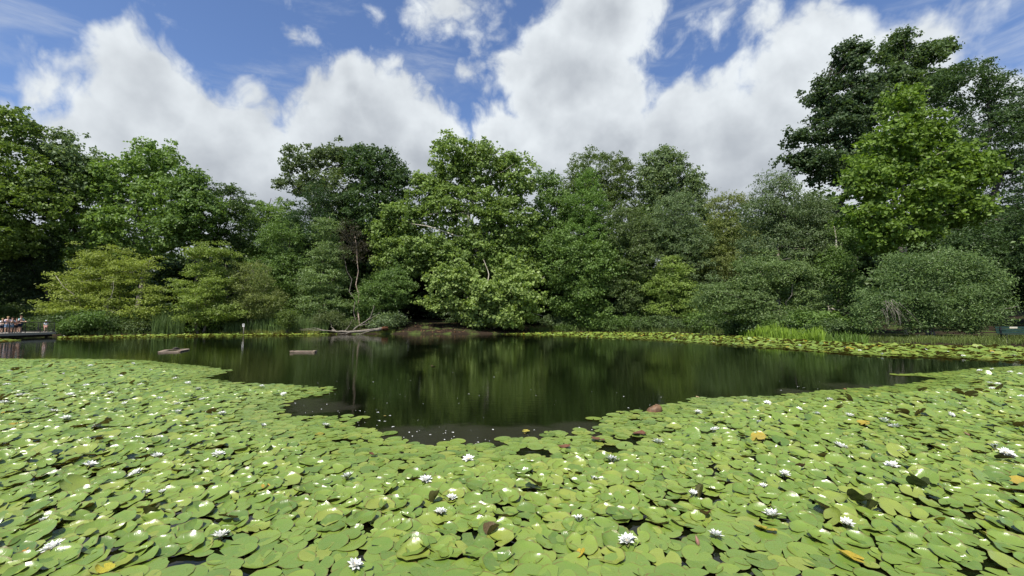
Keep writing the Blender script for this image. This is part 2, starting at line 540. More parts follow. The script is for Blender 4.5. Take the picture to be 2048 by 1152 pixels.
def make_tree(name, label, cat, base_px, Y, ellipses, n, leaf, color, seed, lobe_r=1.3, bark=None, trunk_r=0.28, style=None,
              group=None, nlimb=9, lean=0.0, dens=1.0, stems=1, trunk_top=None, var=0.30, transl=0.36, front=0.82, spread=0.0, limb_r=0.30, limb_bark=None, wiggle=1.0):
    rng = rng_of(seed)
    style = dict(style or {})
    lob = lobes_of(ellipses, Y, rng, lobe_r, dens, front)
    bx = (base_px - 1024) / FPX * Y / CP
    bz = zat(bx, Y)
    root = thing(name, label, cat, (bx, Y, bz), group)
    o3 = np.array([bx, Y, bz])
    V, F, tint = foliage(lob, int(n * 1.2), leaf * .96, rng, zmin=max(bz - 0.3, 0.05), **style)
    bark = bark or BARK_DARK
    top = lob[np.argmax(lob[:, 2])]
    zt = lob[:, 2].max() - lobe_r * 0.6
    if trunk_top:
        tt = at(trunk_top[0], trunk_top[1], Y)
    else:
        tt = np.array([np.average(lob[:, 0]) * .35 + top[0] * .15 + bx * .5, Y, zt])
    trunks = []
    for s in range(stems):
        b = o3 + np.array([rng.normal(0, spread * .25), rng.normal(0, spread * .2), -0.25]) if stems > 1 else o3 + np.array([0, 0, -0.3])
        e = tt + (np.array([rng.normal(0, spread), rng.normal(0, spread * .6), rng.normal(0, spread * .4) - spread * .4]) if stems > 1 else 0)
        path = limb_path(b, e, rng, 9, 0.0, wiggle)
        path[:, 0] += lean * np.sin(np.linspace(0, math.pi, 9))
        rad = trunk_r * np.linspace(1.0, 0.16, 9) * (0.75 if stems > 1 else 1)
        rad[0] *= 1.35
        mb = MB(); mb.tube(path - o3, rad, 8)
        link('trunk' if stems == 1 else 'stem', mb.mesh('trunk', True), bark, root)
        trunks.append((path, rad))
    order = rng.permutation(len(lob))[:nlimb]
    for i in order:
        tgt = lob[i, :3]
        path, rad = trunks[rng.integers(len(trunks))]
        h = tgt[2] - (0.25 + 0.2 * rng.random()) * abs(np.linalg.norm(tgt[:2] - path[4, :2])) - 0.4
        k = int(np.clip(np.searchsorted(path[:, 2], h), 2, 7))
        mb = MB()
        p = limb_path(path[k], tgt, rng, 6, 0.10)
        r0 = min(rad[k] * 0.62, limb_r * trunk_r * 1.6)
        mb.tube(p - o3, np.linspace(r0, 0.018, 6), 5)
        link('limb', mb.mesh('limb', True), limb_bark or bark, root)
    me = mesh_k('crown', V - o3, F, False, face_attr={'tint': tint})
    link('crown', me, leaf_mat(color, var, transl), root)
    return root

SYC = (0.122, 0.196, 0.054); SYC_L = (0.108, 0.165, 0.040); OAK = (0.068, 0.110, 0.042); GREY = (0.110, 0.160, 0.078)
MID = (0.095, 0.158, 0.045); DARK = (0.050, 0.090, 0.034); YEL = (0.182, 0.232, 0.055); OLIVE = (0.140, 0.175, 0.060)
BIG = dict(flat=0.9, spray=0.55, up=0.5, aspect=0.8)           # broad maple-like leaves
FINE = dict(flat=0.8, spray=0.5, up=0.5, aspect=0.5)
TIER = dict(flat=0.40, spray=0.60, up=0.9, aspect=0.5)          # flat layered sprays
WILLOW = dict(flat=0.85, spray=0.55, up=0.35, aspect=0.38, droop=0.35)

T = make_tree
# ---- left wood
T('sycamore_tree', 'tall yellow-green tree overhanging the deck at the far left edge', 'tree', -35, 55,
  [(28, 255, 48, 52), (-10, 345, 110, 85), (60, 415, 85, 60), (-80, 430, 110, 110), (25, 480, 80, 45)], 24000, 0.40, SYC_L, 11, 1.5, BARK_DARK, 0.42, BIG, nlimb=12)
T('broadleaf_tree', 'grey-green tree with loose gaps just right of the tall leftmost tree', 'tree', 130, 58,
  [(118, 300, 48, 45), (160, 335, 38, 50), (105, 385, 70, 60)], 11000, 0.38, GREY, 12, 1.3, None, 0.32, BIG, nlimb=10, dens=.8)
T('sycamore_tree', 'broad leafy tree with rounded top behind the left yellow-green shrub', 'tree', 270, 60,
  [(312, 325, 52, 45), (245, 365, 60, 55), (335, 400, 60, 55), (190, 385, 55, 60), (280, 460, 105, 60), (180, 480, 65, 55)], 30000, 0.38, SYC, 13, 1.4, BARK_GREY, 0.40, BIG, nlimb=14)
T('broadleaf_tree', 'round-topped green tree above the gap between the two yellow-green shrubs', 'tree', 388, 58,
  [(385, 378, 44, 40), (400, 430, 58, 55), (365, 470, 55, 40)], 14000, 0.36, MID, 14, 1.2, None, 0.30, BIG, nlimb=10)
T('broadleaf_tree', 'dark airy tree with sky showing through above the second yellow-green shrub', 'tree', 458, 62,
  [(455, 403, 38, 38), (475, 450, 44, 48), (445, 495, 52, 36)], 8500, 0.36, OAK, 15, 1.1, None, 0.28, FINE, nlimb=12, dens=.75)
T('broadleaf_tree', 'pale green tree low on the skyline left of the airy oak', 'tree', 530, 68,
  [(515, 425, 42, 30), (572, 430, 36, 36), (525, 480, 55, 50)], 11000, 0.34, SYC, 16, 1.1, None, 0.28, FINE)
T('shrub_tree', 'wide yellow-green shrub with layered tiers and pale stems beside the deck', 'shrub', 215, 50,
  [(188, 525, 40, 38), (232, 518, 36, 34), (150, 572, 48, 30), (275, 545, 40, 40), (205, 615, 95, 34), (205, 570, 72, 40), (125, 615, 40, 18), (305, 590, 32, 26), (292, 625, 40, 22)], 23000, 0.25, YEL, 21, 0.95, BARK_PALE, 0.13,
  TIER, stems=6, spread=1.9, nlimb=18, limb_r=.4, dens=.72, trunk_top=(215, 545))
T('shrub_tree', 'pointed yellow-green shrub with layered tiers in the reeds left of the signpost', 'shrub', 412, 51,
  [(425, 520, 42, 38), (412, 580, 58, 48), (395, 632, 42, 28), (455, 625, 42, 30)], 15000, 0.25, (0.158, 0.218, 0.054), 22, 0.9, BARK_GREY, 0.12, TIER, stems=4, spread=1.3, nlimb=10, dens=.76)
T('shrub_tree', 'olive fine-leaved shrub behind the grey signpost', 'shrub', 510, 53,
  [(500, 560, 45, 42), (525, 605, 48, 38), (490, 620, 40, 30)], 12000, 0.20, OLIVE, 23, 0.9, BARK_GREY, 0.10, FINE, stems=4, spread=1.2, nlimb=8)
# ---- middle wood
T('oak_tree', 'airy grey-green oak with open branching crown against the cloud', 'tree', 645, 67,
  [(606, 325, 40, 36), (572, 372, 26, 20), (648, 322, 40, 30), (688, 322, 34, 34), (670, 395, 60, 55), (610, 375, 34, 28)], 14000, 0.36, (0.085, 0.122, 0.054), 31, 1.0, BARK_DARK, 0.34, BIG, nlimb=22, dens=.62, limb_r=.35)
T('broadleaf_tree', 'dense dark green tree between the airy oak and the big sycamore', 'tree', 765, 65,
  [(758, 340, 48, 48), (722, 325, 36, 38), (800, 372, 30, 48), (742, 420, 66, 60)], 19000, 0.34, DARK, 32, 1.25, None, 0.36, BIG, var=.4)
T('yew_tree', 'very dark dense tree below the airy oak', 'tree', 628, 62,
  [(640, 405, 36, 42), (625, 460, 54, 50), (612, 520, 55, 50)], 14000, 0.28, (0.036, 0.070, 0.028), 33, 1.1, None, 0.30, FINE, var=.4)
T('broadleaf_tree', 'mid-green bushy tree standing right of the olive shrub', 'tree', 575, 59,
  [(570, 485, 48, 50), (590, 555, 55, 55), (555, 560, 45, 55), (600, 620, 45, 40)], 18000, 0.28, MID, 34, 1.1, None, 0.24, FINE)
T('birch_tree', 'slim pale green tree with layered boughs left of the peeling trunk', 'tree', 655, 56,
  [(655, 460, 26, 32), (662, 510, 38, 32), (648, 560, 50, 34), (655, 610, 52, 30), (640, 640, 40, 20)], 14000, 0.27, (0.125, 0.185, 0.072), 35, 0.85, BARK_GREY, 0.16, dict(TIER, flat=.42), nlimb=9)
T('dying_birch', 'dying birch with bare peeling pinkish trunk and thin brown twiggy top', 'tree', 724, 55.5,
  [(702, 470, 28, 34), (715, 500, 34, 30)], 1700, 0.16, (0.055, 0.050, 0.034), 36, 0.8, BARK_BIRCH, 0.11, FINE, nlimb=26, trunk_top=(709, 470), dens=1.4, limb_r=.10, limb_bark=BARK_DARK, wiggle=.3)
T('bare_sapling', 'thin leaning grey sapling trunk left of the peeling birch', 'tree', 716, 55.2,
  [(690, 505, 14, 20)], 260, 0.16, (0.06, 0.07, 0.035), 37, 0.6, BARK_GREY, 0.07, FINE, nlimb=6, trunk_top=(688, 500), limb_r=.12, limb_bark=BARK_DARK, wiggle=.4)
T('sycamore_tree', 'largest central sycamore with white limbs and light green crown', 'tree', 945, 62,
  [(902, 322, 42, 52), (958, 335, 55, 52), (1030, 355, 42, 58), (862, 385, 44, 44), (930, 425, 90, 60), (1020, 445, 58, 58), (800, 445, 52, 42), (815, 510, 66, 44),
   (930, 510, 85, 55), (1025, 530, 60, 50), (775, 480, 36, 40)], 52000, 0.40, (0.130, 0.196, 0.058), 41, 1.35, BARK_PALE, 0.50, BIG, nlimb=30, limb_r=.34, dens=.95, var=.38)
T('young_sycamore', 'low sycamore with big pale leaves drooping over the water', 'tree', 985, 56,
  [(955, 590, 72, 42), (875, 605, 36, 20), (1040, 580, 46, 55), (1005, 632, 66, 26), (945, 640, 30, 20), (905, 560, 50, 40)], 19000, 0.42, (0.168, 0.238, 0.076), 42, 1.0, BARK_PALE, 0.16, BIG, nlimb=12, dens=.8, var=.4)
T('bush', 'leafy round bush behind the fallen log', 'bush', 775, 56.5,
  [(785, 575, 44, 42), (765, 625, 34, 24), (740, 600, 34, 40)], 12000, 0.28, MID, 43, 0.95, None, 0.10, FINE, stems=3, spread=.8, nlimb=6)
T('broadleaf_tree', 'narrow green tree just right of the central sycamore', 'tree', 1105, 67,
  [(1098, 372, 30, 32), (1108, 430, 46, 55), (1085, 480, 40, 50)], 12000, 0.34, MID, 44, 1.1, None, 0.28, BIG)
T('broadleaf_tree', 'round dome-topped green tree on the skyline right of centre', 'tree', 1198, 73,
  [(1188, 352, 58, 48), (1232, 362, 42, 52), (1195, 420, 78, 58), (1160, 385, 36, 46)], 24000, 0.34, (0.088, 0.130, 0.040), 45, 1.2, None, 0.34, FINE)
T('broadleaf_tree', 'conical grey-green tree on the skyline with speckled leaves', 'tree', 1338, 73,
  [(1325, 330, 42, 38), (1338, 372, 62, 48), (1342, 425, 74, 50), (1298, 380, 36, 50), (1378, 388, 34, 42)], 27000, 0.34, GREY, 46, 1.15, None, 0.34, BIG, var=.42)
T('broadleaf_tree', 'bright green pointed tree in front of the dome-topped one', 'tree', 1176, 64,
  [(1175, 370, 26, 32), (1170, 418, 46, 40), (1178, 475, 58, 48)], 15000, 0.30, (0.098, 0.172, 0.042), 47, 1.05, None, 0.26, FINE)
T('broadleaf_tree', 'glossy mid-green tree reaching down to the bank right of the drooping sycamore', 'tree', 1150, 61.5,
  [(1120, 520, 52, 60), (1165, 585, 52, 45), (1200, 540, 52, 55), (1130, 610, 34, 26), (1190, 630, 50, 26)], 22000, 0.30, MID, 48, 1.1, None, 0.26, BIG, var=.4)
T('broadleaf_tree', 'leafy dull green tree in the middle of the right-hand wood', 'tree', 1258, 62,
  [(1250, 460, 52, 50), (1272, 525, 50, 55), (1240, 585, 50, 45), (1285, 620, 36, 34)], 19000, 0.30, (0.090, 0.130, 0.050), 49, 1.1, None, 0.24, FINE)
T('broadleaf_tree', 'greyish tree above the pale layered dogwood', 'tree', 1358, 63,
  [(1350, 425, 46, 44), (1372, 490, 55, 52), (1310, 470, 36, 45), (1390, 560, 50, 50)], 19000, 0.28, GREY, 50, 1.05, None, 0.24, FINE)
T('dogwood', 'pale green dogwood with flat layered boughs at the water side', 'tree', 1345, 60,
  [(1338, 535, 36, 26), (1318, 572, 46, 28), (1362, 585, 40, 28), (1340, 615, 54, 24), (1385, 622, 30, 22), (1355, 550, 28, 26)], 11000, 0.27, (0.165, 0.235, 0.062), 51, 0.85, BARK_GREY, 0.11, dict(TIER, flat=.55), nlimb=10, dens=1.0)
T('broadleaf_tree', 'yellowish olive tree filling the dip in the skyline', 'tree', 1460, 63,
  [(1458, 408, 42, 28), (1448, 460, 55, 42), (1440, 525, 60, 50), (1500, 520, 50, 60)], 20000, 0.28, OLIVE, 52, 1.05, None, 0.26, FINE)
# ---- right wood
T('birch_tree', 'grey-green dense birch left of the tall dark oak', 'tree', 1560, 50,
  [(1545, 375, 38, 38), (1590, 425, 64, 50), (1520, 430, 42, 48), (1560, 495, 84, 50), (1630, 470, 52, 55)], 30000, 0.25, (0.098, 0.142, 0.070), 61, 1.0, BARK_GREY, 0.26, FINE, nlimb=12)
T('shrub_tree', 'spreading grey-green shrub behind the bright pickerelweed', 'shrub', 1545, 44.5,
  [(1520, 548, 52, 42), (1580, 560, 48, 42), (1612, 605, 46, 40), (1490, 600, 52, 40), (1425, 600, 42, 42), (1545, 632, 80, 28)], 28000, 0.24, (0.110, 0.165, 0.064), 62, 0.95, BARK_GREY, 0.13, dict(FINE, flat=.6), stems=4, spread=1.6, nlimb=10)
T('oak_tree', 'tallest dark oak with ragged left edge against the clouds', 'tree', 1705, 52,
  [(1690, 128, 34, 44), (1650, 185, 42, 36), (1672, 245, 60, 52), (1600, 282, 40, 18), (1640, 335, 62, 40), (1725, 215, 44, 70), (1585, 320, 26, 14), (1720, 330, 50, 60)], 27000, 0.36, (0.048, 0.080, 0.036), 63, 1.05, BARK_DARK, 0.45, BIG, nlimb=26, dens=.72)
T('oak_tree', 'high ragged oak crown between the tallest oak and the dense dark tree', 'tree', 1800, 55,
  [(1785, 100, 36, 36), (1832, 122, 40, 34), (1885, 98, 20, 22), (1780, 175, 46, 50), (1850, 180, 42, 40)], 15000, 0.36, OAK, 64, 0.95, BARK_DARK, 0.42, BIG, nlimb=24, dens=.66)
T('broadleaf_tree', 'dense dark rounded tree at the upper right corner of the wood', 'tree', 1975, 51,
  [(1925, 182, 80, 54), (2010, 232, 70, 62), (1955, 290, 90, 74), (2050, 370, 80, 85), (2020, 470, 70, 70)], 36000, 0.32, DARK, 65, 1.25, None, 0.46, FINE, var=.4, dens=1.25)
T('sycamore_tree', 'bright green young sycamore with straight pale trunk in front of the dark wood', 'tree', 1808, 37,
  [(1800, 222, 40, 48), (1835, 265, 42, 48), (1778, 290, 52, 55), (1862, 320, 54, 52), (1910, 350, 58, 52), (1738, 365, 52, 52), (1820, 385, 72, 60), (1722, 430, 44, 40), (1800, 450, 66, 42), (1905, 415, 58, 46), (1755, 480, 56, 28), (1955, 335, 28, 36)],
  24000, 0.34, (0.100, 0.165, 0.030), 66, 0.62, BARK_PALE, 0.20, BIG, nlimb=26, wiggle=.3, trunk_top=(1798, 215), dens=.66, var=.38, limb_r=.25)
T('willow_shrub', 'huge rounded grey-green willow shrub with dead twigs in its middle', 'shrub', 1855, 33,
  [(1815, 535, 56, 42), (1890, 530, 60, 40), (1945, 570, 50, 46), (1770, 585, 56, 42), (1850, 590, 70, 44), (1900, 632, 70, 32), (1970, 622, 38, 34), (1738, 632, 40, 26), (1830, 640, 40, 24)], 34000, 0.21, (0.100, 0.158, 0.064), 67, 0.62, BARK_GREY, 0.12, WILLOW, stems=5, spread=1.3, nlimb=14, dens=.74, var=.42)
T('broadleaf_tree', 'dark tree cut off by the right edge above the park bench', 'tree', 2085, 42,
  [(2075, 430, 52, 80), (2060, 535, 55, 40), (2120, 560, 60, 60)], 13000, 0.28, DARK, 68, 1.1, None, 0.3, FINE)
T('broadleaf_tree', 'dark tree standing over the bench hollow behind the willow shrub', 'tree', 1985, 45,
  [(1985, 540, 60, 55), (1940, 500, 50, 60), (2030, 600, 60, 22)], 12000, 0.28, DARK, 70, 1.1, None, 0.3, FINE)
T('broadleaf_tree', 'shaded green tree trunk and foliage between birch and bright sycamore', 'tree', 1660, 47,
  [(1665, 540, 40, 50), (1690, 600, 45, 50), (1700, 480, 36, 36)], 12000, 0.26, MID, 69, 0.95, BARK_PALE, 0.24, FINE)
# ---- low growth along the bank
for i, (px, Y, ell, n, leaf, colr, lab) in enumerate([
    (150, 45.5, [(150, 652, 26, 16), (180, 640, 24, 18)], 4000, 0.22, MID, 'low dark green bush at the end of the deck railing'),
    (235, 48.8, [(235, 652, 30, 12), (270, 650, 26, 14)], 4000, 0.22, (0.07, 0.10, 0.03), 'low bush at the foot of the wide yellow-green shrub'),
    (576, 51, [(576, 637, 15, 18)], 2500, 0.20, (0.085, 0.125, 0.032), 'small cone-shaped bush standing in the reeds'),
    (665, 53.5, [(660, 640, 30, 18), (690, 650, 24, 12)], 4000, 0.20, (0.085, 0.115, 0.045), 'pale twiggy bush behind the left end of the fallen log'),
    (1125, 61, [(1128, 655, 18, 8)], 1600, 0.2, (0.07, 0.12, 0.03), 'little bush at the right end of the bare soil bank'),
    (1215, 60.5, [(1215, 648, 34, 14), (1260, 645, 26, 16)], 4500, 0.22, MID, 'low bush at the bank left of the pale dogwood'),
    (1330, 59.5, [(1320, 650, 30, 11), (1360, 655, 22, 9)], 3500, 0.2, OLIVE, 'low olive scrub below the pale dogwood'),
    (1425, 55, [(1430, 650, 34, 15)], 3500, 0.22, MID, 'low bush left of the bright pickerelweed'),
    (1665, 37, [(1660, 660, 36, 14), (1705, 665, 26, 12)], 4500, 0.19, MID, 'low bush right of the bright pickerelweed'),
    (20, 54, [(10, 622, 46, 14), (60, 632, 30, 10)], 4500, 0.22, (0.065, 0.10, 0.03), 'sunlit bush behind the people on the deck'),
    ]):
    T('bush', lab, 'bush', px, Y, ell, n, leaf, colr, 80 + i, 0.5, None, 0.05, FINE, stems=3, spread=.4, nlimb=4)

def undergrowth():
    rng = rng_of(150)
    protos = []
    for j, colr in enumerate((MID, OAK, GREY)):
        L = np.column_stack([rng.normal(0, .8, 22), rng.normal(0, .7, 22), .35 + 1.5 * rng.random(22), .45 + .3 * rng.random(22)])
        V, F, tint = foliage(L, 3600, 0.26, rng, zmin=0.0, **FINE)
        cm = mesh_k('crown', V, F, False, face_attr={'tint': tint}); cm.materials.append(leaf_mat(colr, .4))
        mb = MB(); mb.tube([(0, 0, -.2), (.1, 0, .6), (.1, .1, 1.4)], [.05, .04, .02], 6)
        sm = mb.mesh('stem', True); sm.materials.append(BARK_DARK)
        protos.append((cm, sm))
    sp = np.array(shore_px, float)
    k = 0
    for px in np.arange(-60, 2150, 26):
        if 770 < px < 1100 and rng.random() < .8:
            continue
        for back in ((3.0, 6.5) if not 770 < px < 1100 else (8.5,)):
            p = px + rng.normal(0, 12)
            g = ground(p, np.interp(p, sp[:, 0], sp[:, 1]))
            d = back + rng.normal(0, .8) + (2.0 if p < 120 else 0)
            x, y = g[0] * (g[1] + d) / g[1], g[1] + d
            if x > 27.5:
                continue
            r = thing('undergrowth_bush', 'shaded bush in the undergrowth under the trees along the bank', 'bush', (x, y, zat(x, y) - .1), 'undergrowth bushes along the bank')
            s = .7 + .6 * rng.random(); r.scale = (s * 1.1, s, s * .9); r.rotation_euler = (0, 0, rng.random() * 6.28)
            cm, sm = protos[k % 3]; k += 1
            link('crown', cm, None, r); link('stem', sm, None, r)
undergrowth()

def dead_twigs():
    rng = rng_of(160)
    root = [o for o in COL.objects if o.name == 'willow_shrub'][0]
    o3 = np.array(root.location)
    mb = MB()
    c = at(1780, 610, 31.0)
    for k in range(26):
        a = c + rng.normal(size=3) * np.array([.35, .3, .25])
        e = a + np.array([rng.normal(0, .35) + .25, rng.normal(0, .25) - .2, -.5 - .9 * rng.random()])
        mb.tube(limb_path(a - o3, e - o3, rng, 5, -.1), np.linspace(.016, .006, 5), 4)
    o = link('dead_twigs', mb.mesh('dead_twigs', True), BARK_GREY, root)
    o['label'] = 'bare grey dead twigs hanging in the leaves'
dead_twigs()

# ---- trees outside the frame that go on round the pond and shade the deck
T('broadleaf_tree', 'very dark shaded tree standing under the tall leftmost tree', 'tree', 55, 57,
  [(60, 555, 42, 45), (20, 540, 50, 50), (75, 600, 34, 26), (0, 600, 50, 24), (100, 500, 34, 40)], 13000, 0.30, (0.028, 0.050, 0.022), 104, 1.1, None, 0.24, FINE)  # leaf colour darkened to carry the shade below the tall leftmost crown
T('broadleaf_tree', 'large tree on the left bank beyond the deck', 'tree', -260, 43,
  [(-270, 350, 120, 100), (-200, 470, 80, 80), (-330, 480, 100, 90), (-270, 250, 80, 70)], 14000, 0.42, SYC, 101, 1.6, None, 0.4, BIG)
T('broadleaf_tree', 'large tree further round the left bank', 'tree', -480, 33,
  [(-480, 330, 150, 130), (-480, 480, 140, 90)], 9000, 0.42, MID, 102, 1.6, None, 0.4, BIG)
T('broadleaf_tree', 'large tree on the right bank beyond the bench', 'tree', 2260, 33,
  [(2260, 330, 110, 130), (2250, 500, 120, 100)], 11000, 0.36, MID, 103, 1.4, None, 0.4, BIG)

# ---- the wood goes on behind: shared meshes, one object per tree
def wood_behind():
    protos = []
    for j in range(3):
        rng = rng_of(200 + j)
        L = []
        for cx, cz, r, q in ((0, 6.5, 3.4, 34), (1.2, 9.2, 2.4, 20), (-1.0, 3.2, 3.2, 34), (.5, 1.4, 2.8, 26)):
            d = rng.normal(size=(q, 3)); d /= np.linalg.norm(d, axis=1)[:, None]
            L.append(np.column_stack([np.array([cx, 0, cz]) + d * r * (0.6 + .4 * rng.random((q, 1))), 1.0 + .5 * rng.random(q)]))
        lob = np.concatenate(L)
        V, F, tint = foliage(lob, 14000, 0.42, rng, zmin=0.2, **BIG)
        cm = mesh_k('crown', V, F, False, face_attr={'tint': tint})
        mb = MB(); mb.tube(limb_path((0, 0, -.4), (.4, 0, 8.5), rng, 7, 0), np.linspace(.3, .06, 7), 7)
        tm = mb.mesh('trunk', True)
        cm.materials.append(leaf_mat(OAK, .4)); tm.materials.append(BARK_DARK)
        protos.append((tm, cm))
    rng = rng_of(210)
    for k, px in enumerate(np.linspace(-260, 2260, 38)):
        Y = (74 if k % 2 else 84) + rng.normal(0, 2.5)
        x = (px - 1024) / FPX * Y
        x += rng.normal(0, 1.0)
        r = thing('woodland_tree', 'shaded tree deep in the dark wood behind the front rows of trees', 'tree', (x, Y, zat(x, Y)), 'trees deep in the wood')
        r.rotation_euler = (0, 0, rng.random() * 6.28)
        s = (0.95 if px < 500 else 1.30) + 0.45 * rng.random()
        r.scale = (s * 1.15, s * 1.15, s)
        tm, cm = protos[k % 3]
        link('trunk', tm, None, r); link('crown', cm, None, r)
wood_behind()

# ------------------------------------------------------------------ bank plants
def blades(P, h, w, rng, lean=0.25, segs=2):
    """tapered upright leaves at points P (N,3): two quads each"""
    N = len(P)
    a = rng.random(N) * 2 * math.pi
    side = np.stack([np.cos(a), np.sin(a), np.zeros(N)], 1)
    b = rng.random(N) * 2 * math.pi
    ln = np.stack([np.cos(b), np.sin(b), np.zeros(N)], 1) * (lean * rng.random(N) * h)[:, None]
    up = np.stack([np.zeros(N), np.zeros(N), h], 1)
    W = w[:, None]
    v = np.stack([P - side * W * .5, P + side * W * .5, P + up * .6 + ln * .4 + side * W * .42, P + up * .6 + ln * .4 - side * W * .42,
                  P + up * .97 + ln * 1.1 + side * W * .1, P + up * .97 + ln * 1.1 - side * W * .1], 1)
    base = (np.arange(N) * 6)[:, None]
    F = np.concatenate([base + np.array([[0, 1, 2, 3]]), base + np.array([[3, 2, 4, 5]])])
    return v.reshape(-1, 3), F

def strip_points(px0, px1, d0, d1, n, rng):
    """points in a band on either side of the shore between two photograph columns"""
    out = []
    sp = np.array(shore_px, float)
    while len(out) < n:
        px = px0 + (px1 - px0) * rng.random()
        py = np.interp(px, sp[:, 0], sp[:, 1])
        g = ground(px, py)
        d = d0 + (d1 - d0) * rng.random()
        out.append((g[0] + g[0] / g[1] * d, g[1] + d))
    P = np.array(out)
    z = np.maximum(height(P), -0.05)
    return np.column_stack([P, z])

REED = leaf_mat((0.085, 0.135, 0.050), .4, .3)
REED_Y = leaf_mat((0.15, 0.17, 0.05), .4, .3)
def reed_bed(name, label, px0, px1, d0, d1, n, h, w, mat, seed, cat='reeds', lean=.3):
    rng = rng_of(seed)
    P = strip_points(px0, px1, d0, d1, n, rng)
    hh = h * (0.55 + 0.6 * rng.random(n)) * (0.6 + 0.7 * vnoise(P[:, :2], 0.8, seed))
    V, F = blades(P, hh, w * (0.7 + .6 * rng.random(n)), rng, lean)
    t = rng.random(n)
    o = link(name, mesh_k(name, V, F, False, face_attr={'tint': np.concatenate([t, t])}), mat)
    tag(o, label, cat, kind='stuff')
reed_bed('reed_bed', 'tall thin blue-green reeds at the water edge between the two yellow-green shrubs', 303, 368, -.4, 1.6, 900, 2.3, .035, REED, 301)
reed_bed('reed_bed', 'long bed of tall reeds around the grey signpost', 448, 655, -.5, 2.0, 2600, 1.8, .035, REED, 302)
reed_bed('sedge', 'short yellowish sedges along the foot of the reeds', 440, 640, -.9, .3, 1800, 0.6, .03, REED_Y, 303, 'sedge', .6)
reed_bed('pickerelweed', 'bright green upright pickerelweed leaves at the right-hand bank', 1478, 1650, -1.2, 1.6, 2300, 0.95, .10, leaf_mat((0.135, 0.215, 0.030), .3, .3), 304, 'water plants', .35)
reed_bed('pickerelweed', 'thin darker pickerelweed trailing off towards the willow shrub', 1640, 1735, -.8, .8, 420, 0.6, .06, leaf_mat((0.085, 0.145, 0.03), .35, .3), 305, 'water plants', .5)
reed_bed('bank_grass', 'rough grass and weeds along the far bank', 1060, 1480, .2, 3.0, 4200, 0.75, .04, leaf_mat((0.07, 0.105, 0.03), .45, .3), 306, 'grass', .7)
reed_bed('bank_grass', 'short grass on the bank in front of the bench', 1720, 2300, .1, 3.6, 7000, 0.36, .03, leaf_mat((0.09, 0.125, 0.035), .4, .3), 307, 'grass', .7)
reed_bed('bank_grass', 'mossy grass tuft where the fallen log meets the bank', 700, 790, .2, 2.2, 1500, 0.30, .03, leaf_mat((0.10, 0.13, 0.03), .4, .3), 308, 'grass', .7)
reed_bed('bank_grass', 'grass at the foot of the shrubs on the left bank', 130, 450, .2, 2.2, 2600, 0.45, .035, leaf_mat((0.07, 0.11, 0.03), .4, .3), 309, 'grass', .7)

# fallen leaves and twigs on the bare soil bank
def litter():
    rng = rng_of(311)
    P = strip_points(780, 1110, .2, 7.5, 900, rng)
    P[:, 2] += 0.02
    N = len(P); a = rng.random(N) * 6.28
    s = 0.05 + .07 * rng.random(N)
    u = np.stack([np.cos(a), np.sin(a), rng.normal(0, .3, N)], 1) * s[:, None]
    v = np.stack([-np.sin(a), np.cos(a), rng.normal(0, .3, N)], 1) * s[:, None] * .6
    V = np.stack([P - u, P - v, P + u, P + v], 1).reshape(-1, 3)
    o = link('leaf_litter', mesh_k('leaf_litter', V, np.arange(N * 4).reshape(N, 4), face_attr={'tint': rng.random(N)}), leaf_mat((0.17, 0.105, 0.06), .5, .1))
    tag(o, 'brown dead leaves scattered on the bare soil bank', 'leaf litter', kind='stuff')
litter()

# ------------------------------------------------------------------ fallen log
def fallen_log():
    rng = rng_of(321)
    o3 = ground(690, 668.5, 0.0)
    r = thing('fallen_tree', 'pale grey fallen log with bare branches lying in the water at the far bank', 'log', o3)
    Y = o3[1]
    def W(px, py, dy=0.0):
        return at(px, py, Y + dy) - o3
    def limb(nm, pts, r0, r1, mat=DEAD_WOOD, lab=None):
        P = np.array([W(*p) for p in pts]); n = 12
        t = np.linspace(0, len(P) - 1, n)
        Q = np.stack([np.interp(t, np.arange(len(P)), P[:, k]) for k in range(3)], 1)
        Q[1:-1] += rng.normal(0, .03, (n - 2, 3))
        mb = MB(); mb.tube(Q, np.linspace(r0, r1, n), 7)
        ob = link(nm, mb.mesh(nm, True), mat, r)
        if lab: ob['label'] = lab
    limb('log', [(764, 657, .6), (740, 661.5, .2), (700, 664), (672, 663.5), (664, 660)], .22, .08)
    limb('log_end', [(776, 656, 1.0), (771, 656.5, .8), (764, 657, .6)], .27, .23, simple_mat('rotten_wood', (.13, .058, .03), (.07, .035, .02), 6, .9, .1), 'red-brown rotten broken end')
    limb('branch', [(706, 662), (716, 652, .3), (735, 640, .6), (742, 632, .8), (748, 612, 1.0)], .09, .025)
    limb('branch', [(716, 652, .3), (736, 648, -.2), (744, 640, -.5)], .05, .015)
    limb('branch', [(735, 640, .6), (752, 632, .5), (760, 624, .5)], .04, .012)
    limb('branch', [(672, 663.5), (664, 655, .5), (660, 640, .9)], .06, .015)
    limb('branch', [(690, 663, .2), (700, 650, .9), (704, 638, 1.2)], .05, .015)
    limb('branch', [(672, 663.5), (650, 661, -.4), (622, 659, -.6), (600, 660, -.6)], .07, .02)
    limb('branch', [(650, 661, -.4), (630, 656, .1), (596, 657, .3)], .045, .012)
    limb('branch', [(700, 664), (692, 667.5, -.5), (676, 668, -.8)], .06, .02)
    limb('branch', [(740, 661.5, .2), (728, 666, -.4), (712, 668.5, -.7)], .07, .03)
fallen_log()

